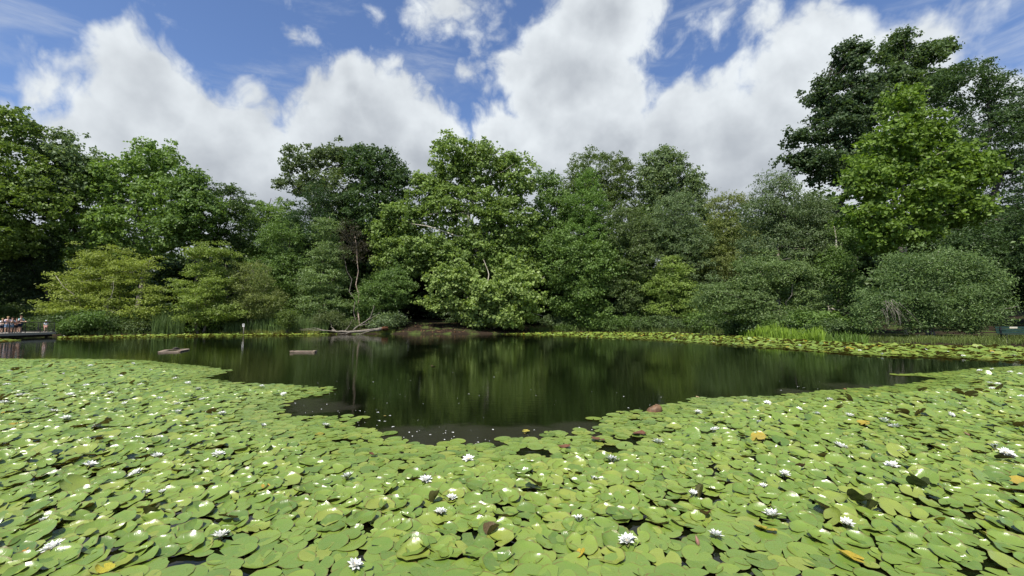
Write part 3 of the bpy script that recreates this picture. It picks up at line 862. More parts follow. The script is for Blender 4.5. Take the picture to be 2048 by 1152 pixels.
# ------------------------------------------------------------------ floating timber
def floating():
    rng = rng_of(331)
    # open frame of planks
    c = ground(349, 703.2, 0.02)
    r = thing('floating_raft', 'weathered floating frame of planks on the open water at left', 'raft', c)
    k = c[1] / FPX
    def plank(x0, y0, x1, y1, w, z, h=.10):
        h *= .45; z *= .4; w *= .85
        mb = MB(); L = math.hypot(x1 - x0, y1 - y0)
        mb.box(((x0 + x1) / 2, (y0 + y1) / 2, z), (L, w, h), math.atan2(y1 - y0, x1 - x0), .006, rng)
        link('plank', mb.mesh('plank'), WEATHERED, r)
    hw = 24 * k
    r.rotation_euler = (0, 0, R(38))
    plank(-hw, -.45, hw * .25, -.40, .28, .04, .13)
    plank(-hw * .55, 1.25, hw, 1.5, .26, .07, .10)
    plank(-hw * .92, -.28, -hw * .50, 1.15, .24, .05, .10)
    plank(hw * .22, -.26, hw * .90, 1.38, .26, .06, .10)
    mb = MB()                                            # lump of weed lying on the frame
    mb.tube([(-.1, 1.3, .07), (.05, 1.3, .11), (.22, 1.35, .07)], [.04, .07, .04], 6)
    link('weed_clump', mb.mesh('weed_clump', True), BARK_DARK, r)
    c = ground(608, 704.0, 0.02); k = c[1] / FPX
    r = thing('floating_beam', 'pale split beam floating on the open water right of the raft', 'beam', c)
    hw = 24 * k
    for y0, y1, w in ((-.16, -.10, .17), (.10, .16, .16)):
        mb = MB(); mb.box((0, (y0 + y1) / 2, .03), (hw * 2 * (1 if y0 < 0 else .9), w, .07), .05, .012, rng)
        link('board', mb.mesh('board'), WEATHERED, r)
    for s in (-.9, .82):
        mb = MB(); mb.box((hw * s, 0, .035), (.16, .42, .08), .06, .01, rng)
        link('crosspiece', mb.mesh('crosspiece'), WEATHERED, r)
floating()

# ------------------------------------------------------------------ signpost in the reeds
def signpost():
    Y = 47.4; x = (491 - 1024) / FPX * Y / CP
    r = thing('signpost', 'slim grey post with small pale plate standing in the reeds', 'signpost', (x, Y, -.3))
    mb = MB(); mb.tube([(0, 0, 0), (.02, 0, .9), (.0, 0, 1.42)], [.055, .05, .05], 8)
    link('post', mb.mesh('post', True), BARK_GREY, r)
    mb = MB(); mb.box((0, -.06, 1.42), (.24, .025, .34))
    link('plate', mb.mesh('plate'), simple_mat('pale_plate', (.62, .62, .60), (.5, .5, .48), 8, .5), r)
    mb = MB(); mb.box((0, -.076, 1.48), (.14, .008, .09))
    link('panel', mb.mesh('panel'), simple_mat('dark_panel', (.12, .13, .13), (.18, .18, .18), 8, .5), r)
signpost()

# ------------------------------------------------------------------ bench
def bench():
    Y = 28.5; x = (2034 - 1024) / FPX * Y / CP
    z = zat(x, Y + .3)
    r = thing('park_bench', 'dark green slatted bench with small pale plaque under the trees at far right', 'bench', (x, Y, z))
    r.rotation_euler = (0, 0, R(-14))
    green = simple_mat('green_bench_paint', (.012, .035, .028), (.022, .055, .042), 10, .5, .4)
    L = 2.3
    for k in range(3):
        mb = MB(); mb.box((0, .24 + .03 * k, .55 + .16 * k), (L, .035, .135)); link('backrest_slat', mb.mesh('backrest_slat'), green, r)
    for k in range(4):
        mb = MB(); mb.box((0, -.24 + .125 * k, .44), (L, .105, .04)); link('seat_slat', mb.mesh('seat_slat'), green, r)
    for s in (-1, 1):
        mb = MB(); mb.box((s * .95, .17, .44), (.07, .07, .98)); link('leg', mb.mesh('leg'), BLACK_METAL, r)
        mb = MB(); mb.box((s * .95, -.24, .21), (.07, .07, .42)); link('leg', mb.mesh('leg'), BLACK_METAL, r)
        mb = MB(); mb.box((s * .95, -.05, .66), (.06, .5, .05)); link('armrest', mb.mesh('armrest'), green, r)
    mb = MB(); mb.box((-.18, .272, .865), (.42, .014, .11)); link('plaque', mb.mesh('plaque'), simple_mat('plaque', (.62, .57, .45), (.5, .46, .36), 8, .4, .5), r)
bench()

# ------------------------------------------------------------------ deck, railing, people
DY = 44.0                                 # far end of the deck's open edge, which runs back towards the near bank
DX1 = (119 - 1024) / FPX * DY * 1.003
DROT = 99.4
DZ = 0.50
def deck():
    r = thing('wooden_deck', 'weathered wooden viewing deck on piles at the left side of the pond', 'deck', (DX1, DY, 0))
    rng = rng_of(341)
    sk = 0.035                            # the front runs slightly away to the right
    nb = 32; w = .21
    for k in range(nb):                   # deck boards run along the front edge
        mb = MB(); L = 26 - rng.random() * .03
        mb.box((-L / 2, .12 + k * w, DZ - .02 + rng.normal(0, .002)), (L, w - .012, .04), 0, .001, rng)
        link('deck_board', mb.mesh('deck_board'), DECK_WOOD, r)
    mb = MB(); mb.box((-13, -.015, DZ - .13), (26, .05, .20)); link('fascia', mb.mesh('fascia'), DECK_WOOD, r)
    mb = MB(); mb.box((.022, nb * w / 2, DZ - .13), (.044, nb * w, .20)); link('fascia', mb.mesh('fascia'), DECK_WOOD, r)
    mb = MB(); mb.box((-13, .35, DZ - .33), (26, .10, .26)); link('shade_board', mb.mesh('shade_board'), BARK_DARK, r)  # dark board added to stand in for the deep shade under the deck
    for k in range(9):
        for yy in (.5, 3.4, 6.2):
            mb = MB(); mb.tube([(-.4 - 3 * k, yy, -.9), (-.4 - 3 * k, yy, DZ - .05)], [.12, .11], 8)
            link('pile', mb.mesh('pile', True), BARK_DARK, r)
    r.rotation_euler = (0, 0, R(DROT))
    # black railing
    q = thing('deck_railing', 'black metal railing round the front and end of the wooden deck', 'railing', (DX1, DY, DZ))
    q.rotation_euler = (0, 0, R(DROT))
    def bar(nm, a, b, rad):
        mb = MB(); mb.tube([a, b], [rad, rad], 6); link(nm, mb.mesh(nm), BLACK_METAL, q)
    for k in range(12):
        bar('post', (-.08 - 1.55 * k, .10, 0), (-.08 - 1.55 * k, .10, .98), .035)
    bar('top_rail', (-18, .10, .98), (-.04, .10, .98), .032)
    bar('bottom_rail', (-18, .10, .10), (-.04, .10, .10), .018)
    bar('middle_rail', (-18, .10, .52), (-1.63, .10, .52), .010)
    bar('top_rail', (-.08, .06, .98), (-.08, 6.5, .98), .032)
    bar('bottom_rail', (-.08, .06, .10), (-.08, 6.5, .10), .018)
    for k in range(3):
        bar('post', (-.08, 1.5 + 1.45 * k, 0), (-.08, 1.5 + 1.45 * k, .98), .035)
    for k in range(9):
        bar('picket', (-.22 - .15 * k, .10, .10), (-.22 - .15 * k, .10, .98), .010)
    for k in range(36):
        bar('picket', (-.08, .25 + .17 * k, .10), (-.08, .25 + .17 * k, .98), .010)
deck()

def cloth(name, c, dark=.8):
    return simple_mat(name, c, tuple(k * dark for k in c), 14, .9, .1)
SKIN = simple_mat('skin', (.62, .40, .29), (.56, .34, .24), 20, .6, .3)

def skin_mesh(name, joints, edges, root=0, sub=1):
    me = bpy.data.meshes.new(name)
    me.from_pydata([j[0] for j in joints], edges, [])
    o = bpy.data.objects.new(name, me); COL.objects.link(o)
    o.modifiers.new('skin', 'SKIN').use_smooth_shade = True
    sv = me.skin_vertices[0].data
    for i, j in enumerate(joints):
        rr = j[1]
        sv[i].radius = rr if isinstance(rr, tuple) else (rr, rr)
        sv[i].use_root = (i == root)
    m = o.modifiers.new('sub', 'SUBSURF'); m.levels = sub; m.render_levels = sub
    dg = bpy.context.evaluated_depsgraph_get()
    res = bpy.data.meshes.new_from_object(o.evaluated_get(dg))
    bpy.data.objects.remove(o); bpy.data.meshes.remove(me)
    res.name = name
    return res

def ellipsoid(mb, c, r, nu=12, nv=8, cut=-1.1, nose=0.0):
    vs, fs = [], []
    for j in range(nv + 1):
        th = math.pi * j / nv
        for i in range(nu):
            ph = 2 * math.pi * i / nu
            d = np.array([math.sin(th) * math.cos(ph), math.sin(th) * math.sin(ph), max(math.cos(th), cut)])
            p = d * np.array(r)
            if nose and d[1] < -.75:
                p[1] -= nose * max(0, 1 - abs(d[2] + .15) * 3) * max(0, 1 - abs(d[0]) * 3)
            vs.append(np.array(c) + p)
    for j in range(nv):
        for i in range(nu):
            fs.append((j * nu + i, (j + 1) * nu + i, (j + 1) * nu + (i + 1) % nu, j * nu + (i + 1) % nu))
    mb.add(vs, fs)

def person(label, x, y, z, h, rot, shirt, bottom, hair, pose='lean', sleeve=True, hat=None, long_hair=False):
    r = thing('person', label, 'person', (x, y, z))
    r.rotation_euler = (0, 0, rot)
    r.scale = (h, h, h)
    # joints for a body one unit tall, facing -Y
    J, E = [], []
    def j(p, rad, par=None):
        J.append((p, rad))
        if par is not None: E.append((par, len(J) - 1))
        return len(J) - 1
    f = -.06 if pose == 'lean' else 0.0
    pel = j((0, 0, .52), (.082, .062)); wst = j((0, f * .35, .61), (.072, .054), pel); ch = j((0, f * .8, .72), (.085, .06), wst)
    nk = j((0, f, .825), .034, ch); nt = j((0, f * 1.05 - .006, .87), .032, nk)
    hd = j((0, f * 1.1 - .012, .915), (.056, .058), nt); ht = j((0, f * 1.1 - .006, .962), (.05, .056), hd)
    arms, legs = [], []
    for s in (-1, 1):
        sh = j((s * .105, f * .9, .795), .037, ch)
        if pose == 'lean':
            el = j((s * .15, f - .08, .665), .026, sh); wr = j((s * .085, f - .20, .655), .018, el); pm = j((s * .06, f - .245, .65), (.02, .012), wr)
            tip = np.array([-s * .35, -1, -.25])
        elif pose == 'up':
            el = j((s * .15, f - .04, .70), .026, sh); wr = j((s * .09, f - .12, .80), .018, el); pm = j((s * .07, f - .14, .845), (.02, .012), wr)
            tip = np.array([-s * .3, -.3, 1])
        else:
            el = j((s * .135, .015, .645), .025, sh); wr = j((s * .13, -.03, .515), .018, el); pm = j((s * .128, -.04, .47), (.014, .02), wr)
            tip = np.array([0, -.2, -1])
        tip = tip / np.linalg.norm(tip)
        across = np.cross(tip, [0, 0, 1.0]) if abs(tip[2]) < .8 else np.array([0, 1.0, 0])
        across = across / np.linalg.norm(across)
        p0 = np.array(J[pm][0])
        for q, fl in zip((-1.5, -.5, .5, 1.5), (.040, .047, .045, .035)):
            a = j(tuple(p0 + tip * .02 + across * q * .009), .0052, pm)
            b = j(tuple(p0 + tip * (.02 + fl * .6) + across * q * .0105), .0048, a)
            j(tuple(p0 + tip * (.02 + fl) + across * q * .011 + np.array([0, 0, -.006])), .0042, b)
        a = j(tuple(p0 - tip * .012 + across * s * .018), .006, pm); j(tuple(p0 + tip * .012 + across * s * .03), .005, a)
        arms.append((sh, el, wr))
        hp = j((s * .052, 0, .49), .062, pel)
        st = .03 * s if pose == 'stand' else .015 * s
        kn = j((s * .058, -.012 + st, .285), .041, hp); ca = j((s * .058, .012 + st, .20), .038, kn)
        an = j((s * .058, .012 + st, .05), .023, ca); to = j((s * .064, -.085 + st, .018), (.028, .016), an)
        legs.append((hp, kn, ca, an, to))
    link('body', skin_mesh('body', J, E), SKIN, r)
    def sub(nm, path_list, grow, mat):
        ids = sorted({i for p in path_list for i in p}); mp = {v: k for k, v in enumerate(ids)}
        jj = []
        for i in ids:
            rr = J[i][1]
            jj.append((J[i][0], tuple(k + grow for k in rr) if isinstance(rr, tuple) else rr + grow))
        ee = {tuple(sorted((mp[a], mp[b]))) for p in path_list for a, b in zip(p[:-1], p[1:])}
        link(nm, skin_mesh(nm, jj, list(ee), mp.get(pel, mp.get(wst, 0))), mat, r)
    def mid(i, k, t):                     # a joint part way along a limb, for a sleeve or a hem
        a, b = np.array(J[i][0]), np.array(J[k][0])
        ra = J[i][1] if not isinstance(J[i][1], tuple) else J[i][1][0]
        rb = J[k][1] if not isinstance(J[k][1], tuple) else J[k][1][0]
        J.append((tuple(a + (b - a) * t), ra + (rb - ra) * t)); return len(J) - 1
    base = [(pel, wst, ch)]
    sl = [(ch, a[0], mid(a[0], a[1], .75 if sleeve else .15)) for a in arms]
    sub('shirt', base + sl, .011, shirt)
    sub('shorts', [(pel, l[0], mid(l[0], l[1], .85)) for l in legs], .013, bottom)
    for l in legs:
        mb = MB(); p = np.array(J[l[4]][0]); q = np.array(J[l[3]][0])
        ellipsoid(mb, (p[0], (p[1] * .6 + q[1] * .4), .022), (.034, .078, .026), 10, 6)
        link('shoe', mb.mesh('shoe', True), cloth('shoe_cloth', (.35, .33, .32)), r)
    hc = np.array([0, f * 1.1 - .006, .94])
    mb = MB(); ellipsoid(mb, hc + [0, .012, .018], (.064, .068, .058), 12, 8, cut=-.15)
    if long_hair:
        ellipsoid(mb, hc + [0, .045, -.05], (.055, .03, .09), 10, 6)
    link('hair', mb.mesh('hair', True), cloth('hair_%s' % label[:6], hair, .7), r)
    mb = MB()
    for s in (-1, 1):
        ellipsoid(mb, hc + [s * .02, -.056, -.008], (.006, .005, .005), 6, 4)
    link('eyes', mb.mesh('eyes', True), cloth('eye_dark', (.02, .015, .012)), r)
    mb = MB(); ellipsoid(mb, hc + [0, -.060, -.022], (.008, .012, .012), 6, 5)
    link('nose', mb.mesh('nose', True), SKIN, r)
    if hat is not None:
        mb = MB(); ellipsoid(mb, hc + [0, .004, .03], (.07, .074, .055), 12, 8, cut=-.05); mb.box(hc + [0, -.085, .03], (.09, .07, .008))
        link('cap', mb.mesh('cap', True), cloth('cap_cloth', hat), r)
    return r

def people():
    ca, sa = math.cos(R(DROT)), math.sin(R(DROT))
    def place(px, off):
        best = None
        for t in np.linspace(0, 12, 481):                 # walk along the railing towards the near bank
            lx, ly = -t, .42 + off
            x, y = DX1 + lx * ca - ly * sa, DY + lx * sa + ly * ca
            e = abs(1024 + FPX * x / (y * CP) - px)
            if best is None or e < best[0]:
                best = (e, x, y)
        return best[1], best[2], DZ + .002
    white = cloth('white_shirt', (.78, .78, .80)); pink = cloth('pink_shirt', (.80, .62, .66)); maroon = cloth('maroon_shirt', (.26, .03, .05))
    teal = cloth('teal_shirt', (.42, .62, .64)); navy = cloth('navy_shorts', (.03, .05, .10)); blue = cloth('light_blue_skirt', (.30, .42, .60))
    paleblue = cloth('pale_blue_shirt', (.62, .70, .80)); salmon = cloth('salmon_shorts', (.80, .45, .38)); dark = cloth('dark_trousers', (.04, .04, .05))
    brown, blond, black = (.07, .04, .025), (.42, .29, .15), (.02, .015, .012)
    person('person in white shirt and dark shorts leaning on the railing, leftmost in the group', *place(4, .05), 1.36, R(78), white, navy, blond)
    person('person in pale pink shirt and light blue shorts at the railing', *place(15.5, .1), 1.52, R(62), pink, blue, blond)
    person('person in white top and blue shorts between pink and maroon shirts', *place(23.5, .1), 1.44, R(84), white, blue, brown)
    person('person in maroon top and dark shorts holding the railing', *place(33, .05), 1.38, R(70), maroon, dark, brown, long_hair=True)
    person('tallest person of the group, in teal and white shirt, at its right end', *place(40, .25), 1.62, R(86), teal, navy, brown)
    person('child in pale blue shirt and salmon shorts standing alone near the deck end', *place(101, .5), 1.16, R(30), paleblue, salmon, blond, 'stand', hat=(.7, .78, .86))
people()

# ------------------------------------------------------------------ lily pads
def pad_material():
    m, t, out = new_mat('lily_pad')
    at_ = t.n('ShaderNodeAttribute', attribute_name='pad').outputs['Vector']
    sx = t.n('ShaderNodeSeparateXYZ'); t.put(sx.inputs[0], at_)
    x, y, tint = sx.outputs
    cx = t.n('ShaderNodeCombineXYZ'); t.put(cx.inputs[0], x); t.put(cx.inputs[1], y); t.put(cx.inputs[2], t.math('MULTIPLY', tint, 17.0))
    pv = cx.outputs[0]
    rad = t.math('SQRT', t.math('ADD', t.math('MULTIPLY', x, x), t.math('MULTIPLY', y, y)))
    col = t.ramp(tint, [(0.0, (0.088, 0.162, 0.028)), (0.35, (0.152, 0.246, 0.040)), (0.70, (0.208, 0.298, 0.046)), (0.93, (0.258, 0.312, 0.054)),
                        (0.955, (0.40, 0.30, 0.035)), (1.0, (0.48, 0.36, 0.04))])
    mott = t.noise(pv, 2.6, 4, 0.6)
    col = t.mix(t.maprange(mott, 0.35, 0.75, 0.0, 0.35), col, (0.20, 0.235, 0.045, 1))
    # veins that run out from the stalk
    ang = t.math('ARCTAN2', y, x)
    wv = t.math('ABSOLUTE', t.math('SINE', t.math('ADD', t.math('MULTIPLY', ang, 8.0), t.math('MULTIPLY', mott, 1.2))))
    vein = t.math('MULTIPLY', t.maprange(wv, 0.16, 0.0, 0.0, 1.0), t.maprange(rad, 0.05, 0.95, 0.75, 0.10))
    col = t.mix(t.math('MULTIPLY', vein, 0.42), col, (0.24, 0.28, 0.07, 1))
    hub = t.maprange(rad, 0.16, 0.03, 0.0, 0.5)
    col = t.mix(hub, col, (0.27, 0.30, 0.07, 1))
    # brown nibbled spots; reddish-brown rims that also paint in the shadow gap below edges
    spot = t.maprange(t.noise(pv, 7.0, 3, 0.6), 0.69, 0.74, 0.0, 0.8)
    col = t.mix(spot, col, (0.075, 0.055, 0.02, 1))
    rim = t.math('MULTIPLY', t.maprange(rad, 0.945, 0.985, 0.0, 1.0), t.maprange(mott, 0.35, 0.60, 0.25, 0.8))
    col = t.mix(rim, col, (0.15, 0.10, 0.03, 1))
    back = t.n('ShaderNodeNewGeometry').outputs['Backfacing']
    under = t.mix(mott, (0.120, 0.120, 0.030, 1), (0.17, 0.085, 0.040, 1))
    col = t.mix(back, col, under)
    nrm = bump(t, t.math('ADD', t.math('MULTIPLY', mott, 0.6), t.math('MULTIPLY', vein, -0.5)), 0.35, 0.012)
    p = t.n('ShaderNodeBsdfPrincipled')
    t.put(p.inputs['Base Color'], col)
    t.put(p.inputs['Roughness'], t.math('ADD', t.maprange(mott, 0.3, 0.7, 0.23, 0.36), t.math('MULTIPLY', back, 0.3)))
    p.inputs['Specular IOR Level'].default_value = 0.75
    t.put(p.inputs['Normal'], nrm)
    tr = t.n('ShaderNodeBsdfTranslucent'); t.put(tr.inputs['Color'], t.mix(1.0, col, (1.2, 1.3, 0.5, 1), 'MULTIPLY'))
    mx = t.n('ShaderNodeMixShader'); mx.inputs[0].default_value = 0.12
    t.put(mx.inputs[1], p.outputs[0]); t.put(mx.inputs[2], tr.outputs[0])
    t.put(out.inputs['Surface'], mx.outputs[0])
    return m
PAD = pad_material()

def pad_shape(rng, nrim, rings, crowd):
    """one leaf of unit radius, notch towards +x: a slit disc with a wavy, partly raised rim"""
    gap = R(6 + 12 * rng.random())
    ph = np.linspace(gap, 2 * math.pi - gap, nrim)
    edge = 1 - 0.18 * np.exp(-((np.minimum(ph, 2 * math.pi - ph) - gap) / .22) ** 2)
    edge *= 1 + 0.022 * np.sin(ph * 9 + rng.random() * 6) + .035 * np.sin(ph * 3 + rng.random() * 6) + rng.normal(0, .012, nrim)
    bite = rng.random()
    if bite < .3:
        edge *= 1 - .12 * np.exp(-((ph - 1 - 4 * rng.random()) / .12) ** 2)
    V = [(0.0, 0.0, 0.0)]
    for r in rings:
        V += [(r * e * math.cos(a), r * e * math.sin(a), 0.0) for a, e in zip(ph, edge)]
    V = np.array(V)
    rho = np.hypot(V[:, 0], V[:, 1]); an = np.arctan2(V[:, 1], V[:, 0])
    cup = crowd * rng.normal(0.10, 0.07)
    a1, a2, a3 = rng.random(3) * 6.28
    V[:, 2] = cup * rho ** 2.5 + crowd * (0.10 * rng.random() * rho ** 2 * np.sin(2 * an + a1) + 0.045 * rho ** 4 * np.sin(5 * an + a2) + .02 * rho ** 3 * np.sin(9 * an + a3))
    lift = crowd * (0.25 + 0.85 * rng.random())                     # one side of the rim curls up
    side = np.clip(np.cos(an - a3), 0, 1) ** 1.5
    V[:, 2] += lift * side * .25 * np.clip((rho - .60) / .40, 0, 1.05) ** 1.7
    dip = np.clip(-np.cos(an - a3), 0, 1) ** 1.2
    V[:, 2] -= crowd * .10 * dip * np.clip((rho - .55) / .45, 0, 1.05) ** 2
    V[:, :2] *= (1 - .10 * lift * side * (rho > .9))[:, None]
    F = []
    n = nrim
    for k in range(n - 1):
        F.append((0, 1 + k, 2 + k))
    T3 = list(F); Q = []
    for j in range(len(rings) - 1):
        b0, b1 = 1 + j * n, 1 + (j + 1) * n
        for k in range(n - 1):
            Q.append((b0 + k, b1 + k, b1 + k + 1)); Q.append((b0 + k, b1 + k + 1, b0 + k + 1))
    pad_shape.curl = float(a3)
    return V, np.array(T3 + Q), np.stack([rho * np.cos(an), rho * np.sin(an)], 1)

near_px = [(-400, 716), (0, 717.5), (90, 718), (205, 718.5), (300, 722), (335, 727), (385, 731), (468, 741), (440, 750), (405, 758), (500, 768), (570, 770), (668, 776), (655, 790),
           (600, 797), (575, 806), (570, 818), (575, 832), (610, 836), (720, 832), (700, 850), (770, 862), (810, 882), (860, 890), (885, 884), (925, 880), (960, 892), (1000, 880), (1060, 872), (1110, 863), (1165, 858),
           (1185, 866), (1210, 850), (1195, 838), (1245, 822), (1290, 822), (1345, 808), (1390, 797), (1500, 794), (1590, 788), (1680, 780), (1790, 772), (1850, 764), (1880, 757), (1800, 750), (1885, 745), (1960, 737), (2048, 732.5), (2500, 722)]
NEAR = np.array([tuple(ground(x, y)[:2]) for x, y in near_px] + [(16, 2.0), (-16, 2.0)])
holes = [(1060, 908, 38, 9), (1010, 918, 14, 7), (1215, 900, 34, 8), (1250, 882, 28, 6), (355, 1135, 48, 20), (1420, 1000, 30, 10), (1290, 920, 14, 5), (700, 885, 14, 5), (1960, 1145, 36, 14), (1100, 1100, 20, 9), (620, 812, 20, 4)]

def pad_field(poly, spacing, jit, rng, ylim=None):
    lo, hi = poly.min(0), poly.max(0)
    nx, ny = int((hi[0] - lo[0]) / spacing) + 2, int((hi[1] - lo[1]) / (spacing * .866)) + 2
    I, Jy = np.meshgrid(np.arange(nx), np.arange(ny))
    P = np.stack([lo[0] + (I + .5 * (Jy % 2)) * spacing, lo[1] + Jy * spacing * .866], -1).reshape(-1, 2)
    P += rng.normal(0, jit, P.shape)
    P = P[inside_poly(P, poly)]
    fr = np.abs(P[:, 0]) < (P[:, 1] + .8) * 1.30 + .6             # what the photograph could see, and a step to the side
    return P[fr & (P[:, 1] > 2.2)]

def pixel_of(P):
    """photograph pixel of points on the water"""
    d = np.column_stack([P[:, 0], P[:, 1], np.full(len(P), -CAM_H)])
    zc = d[:, 1] * CP + d[:, 2] * SP
    yc = -d[:, 1] * SP + d[:, 2] * CP
    return np.column_stack([1024 + FPX * d[:, 0] / zc, 576 - FPX * yc / zc])

def rotmats(yaw, tilt, taz):
    n = len(yaw)
    cz, sz = np.cos(yaw), np.sin(yaw); z = np.zeros(n); o = np.ones(n)
    Rz = np.stack([np.stack([cz, -sz, z], 1), np.stack([sz, cz, z], 1), np.stack([z, z, o], 1)], 1)
    ax, ay = -np.sin(taz), np.cos(taz)
    c, s = np.cos(tilt), np.sin(tilt); C = 1 - c
    Rt = np.stack([np.stack([c + ax * ax * C, ax * ay * C, ay * s], 1), np.stack([ax * ay * C, c + ay * ay * C, -ax * s], 1), np.stack([-ay * s, ax * s, c], 1)], 1)
    return Rt @ Rz

def lay_pads():
    rng = rng_of(400)
    P = pad_field(NEAR, .140, .038, rng)
    px = pixel_of(P)
    keep = np.ones(len(P), bool)
    for hx, hy, rx, ry in holes:
        keep &= ((px[:, 0] - hx) / rx) ** 2 + ((px[:, 1] - hy) / ry) ** 2 > 1
    P = P[keep]
    e = dist_poly(P, NEAR)
    keep = rng.random(len(P)) < np.clip(.72 + e * .5, 0, 1)
    P, e = P[keep], e[keep]
    n = len(P)
    crowd = np.clip((e - .25) / 1.6, 0.04, 1) * np.clip(.35 + .95 * vnoise(P, .55, 41), 0, 1.15)
    r = rng.uniform(.078, .126, n) * (1 + .12 * (vnoise(P, .4, 42) - .5))
    small = rng.random(n) < .10
    r[small] *= .6
    tilt = np.abs(rng.normal(R(8.5), R(7.5), n)) * crowd + R(1.0)
    stand = (rng.random(n) < .009) & (crowd > .45)
    tilt[stand] = R(30) + R(28) * rng.random(stand.sum())
    taz = rng.random(n) * 2 * math.pi
    # crowded leaves overlap like shingles: the near side dips, the far side is pushed up
    bias = rng.random(n) < .80
    taz[bias] = R(-90) + rng.normal(0, R(42), bias.sum())
    taz[stand] = rng.random(stand.sum()) * 6.28
    yaw = rng.random(n) * 2 * math.pi
    z = .008 + rng.random(n) * .045 * crowd + r * np.sin(tilt) * .75
    z[stand] += .02
    rank = np.argsort(P[:, 1] + .35 * np.abs(P[:, 0]) * 0)           # nearest first
    # leaf shapes, each with its own tint
    tints = np.clip(rng.normal(.50, .22, 64), .03, .90); tints[[5, 29]] = (.925, .93)
    shapes = {}
    for lvl, (nr, rings) in enumerate(((22, (.45, .72, .90, 1.0)), (16, (.65, .88, 1.0)), (11, (.7, 1.0)))):
        for c in range(2):
            shapes[lvl, c] = [pad_shape(rng, nr, rings, ((.25, 1.0), (.2, .72), (.2, .6))[lvl][c]) + (pad_shape.curl,) for _ in range(16)]
    kind = rng.integers(0, 16, n); cz = (crowd > .35).astype(int)
    lvl = np.where(P[:, 1] < 6.0, 0, np.where(P[:, 1] < 10.5, 1, 2))
    curl = np.array([shapes[int(l), int(c)][int(k)][3] for l, c, k in zip(lvl, cz, kind)])
    away = rng.random(n) < .80                        # the pushed-up rims mostly stand on the side away from the shore path
    yaw = np.where(away, R(90) + rng.normal(0, R(38), n) - curl, yaw)
    M = rotmats(yaw, tilt, taz)
    # the 300 that show largest are things of their own
    vis = pixel_of(P)
    onscreen = (vis[:, 0] > -30) & (vis[:, 0] < 2078) & (vis[:, 1] < 1175)
    size = np.where(onscreen, r / np.maximum(P[:, 1], .1), 0)
    big = np.argsort(-size)[:300]
    lab = 'plain green lily pad in the crowded mat along the bottom of the photograph'
    meshes = []
    for v in range(64):
        V, F, uv, _ = shapes[0, 1][v % 16] if v < 48 else shapes[0, 0][v % 16]
        me = mesh_k('lily_pad', V, F, True, {'pad': np.column_stack([uv, np.full(len(V), tints[v])])})
        me.materials.append(PAD)
        meshes.append(me)
    named = {}
    for i in big:
        vv = int(kind[i]) + (16 * int(rng.integers(0, 3)) if cz[i] else 48)
        o = link('lily_pad', meshes[vv])
        o.matrix_world = Matrix([[*(M[i][a] * r[i]), (P[i][0], P[i][1], z[i])[a]] for a in range(3)] + [[0, 0, 0, 1]])
        tag(o, lab, 'lily pad', 'nearest green lily pads'); named[int(i)] = o
    marks = [((104, 1112), 'the bloom nearest the bottom left corner'), ((440, 1087), 'the bloom above the lower left water gap'), ((708, 1147), 'the bloom cut by the bottom edge'),
             ((880, 1037), 'the bloom below the two upright leaves'), ((1158, 1055), 'the half closed bloom right of centre'), ((1255, 1097), 'the widest star-shaped bloom'),
             ((1432, 1085), 'the bloom beside the pink bud'), ((1545, 1044), 'the bloom above a yellow pad'), ((1695, 1062), 'the bloom above the torn yellow pad'),
             ((1386, 1002), 'the bloom by the upright brown leaf'), ((985, 1078), 'the brown folded leaf'), ((1722, 1020), 'the long dark curled leaf'),
             ((1160, 1122), 'the bright yellow curled pad'), ((1703, 1124), 'the torn yellow pad'), ((1990, 1085), 'the dying pad in the right corner'),
             ((88, 1056), 'the half hidden bloom at the left'), ((290, 1000), 'the two low side-by-side blooms'), ((355, 1135), 'the lower left water gap'), ((850, 972), 'the bloom below the centre of the pond'), ((903, 1007), 'the small bloom right of the upright leaves'), ((1187, 972), 'the bloom below the pointed bloom'), ((1527, 984), 'the small bloom in the right mat'), ((695, 966), 'the wide bloom left of centre')]
    for (mx, my), nm in marks:
        if nm is None:
            continue
        g = ground(mx, my)[:2]
        dv = P - g; ds = np.hypot(dv[:, 0], dv[:, 1]); an = np.degrees(np.arctan2(dv[:, 1], dv[:, 0]))
        for word, a0 in (('right of', 0), ('behind', 90), ('left of', 180), ('in front of', -90)):
            da = np.abs((an - a0 + 180) % 360 - 180)
            ids = np.where((da < 45) & (ds > .06))[0]
            for rk, i in enumerate(ids[np.argsort(ds[ids])][:6]):
                o = named.get(int(i))
                if o is not None and o['label'] == lab:
                    o['label'] = '%s green pad %s %s' % (('closest', 'second', 'third', 'fourth', 'fifth', 'sixth')[rk], word, nm)
    rest = np.ones(n, bool); rest[big] = False
    Vs, Fs, As, base = [], [], [], 0
    for L in range(3):
        for c in range(2):
            for k in range(16):
                ids = np.where(rest & (lvl == L) & (cz == c) & (kind == k))[0]
                if not len(ids):
                    continue
                V, F, uv, _ = shapes[L, c][k]
                W = np.einsum('nij,vj->nvi', M[ids] * r[ids][:, None, None], V) + np.column_stack([P[ids], z[ids]])[:, None]
                tn = np.clip(rng.normal(.52, .22, len(ids)), .02, .90)
                yel = rng.random(len(ids)); tn[yel < .0015] = .97; tn[(yel > .003) & (yel < .02)] = .925
                A = np.concatenate([np.broadcast_to(uv, (len(ids), *uv.shape)), np.broadcast_to(tn[:, None, None], (len(ids), len(V), 1))], 2)
                Vs.append(W.reshape(-1, 3)); As.append(A.reshape(-1, 3))
                Fs.append((F[None] + (base + np.arange(len(ids)) * len(V))[:, None, None]).reshape(-1, 3))
                base += len(ids) * len(V)
    o = link('lily_pad_mat', mesh_k('lily_pad_mat', np.concatenate(Vs), np.concatenate(Fs), True, {'pad': np.concatenate(As)}), PAD)
    tag(o, 'dense mat of overlapping green lily pads covering the near half of the pond', 'lily pads', kind='stuff')

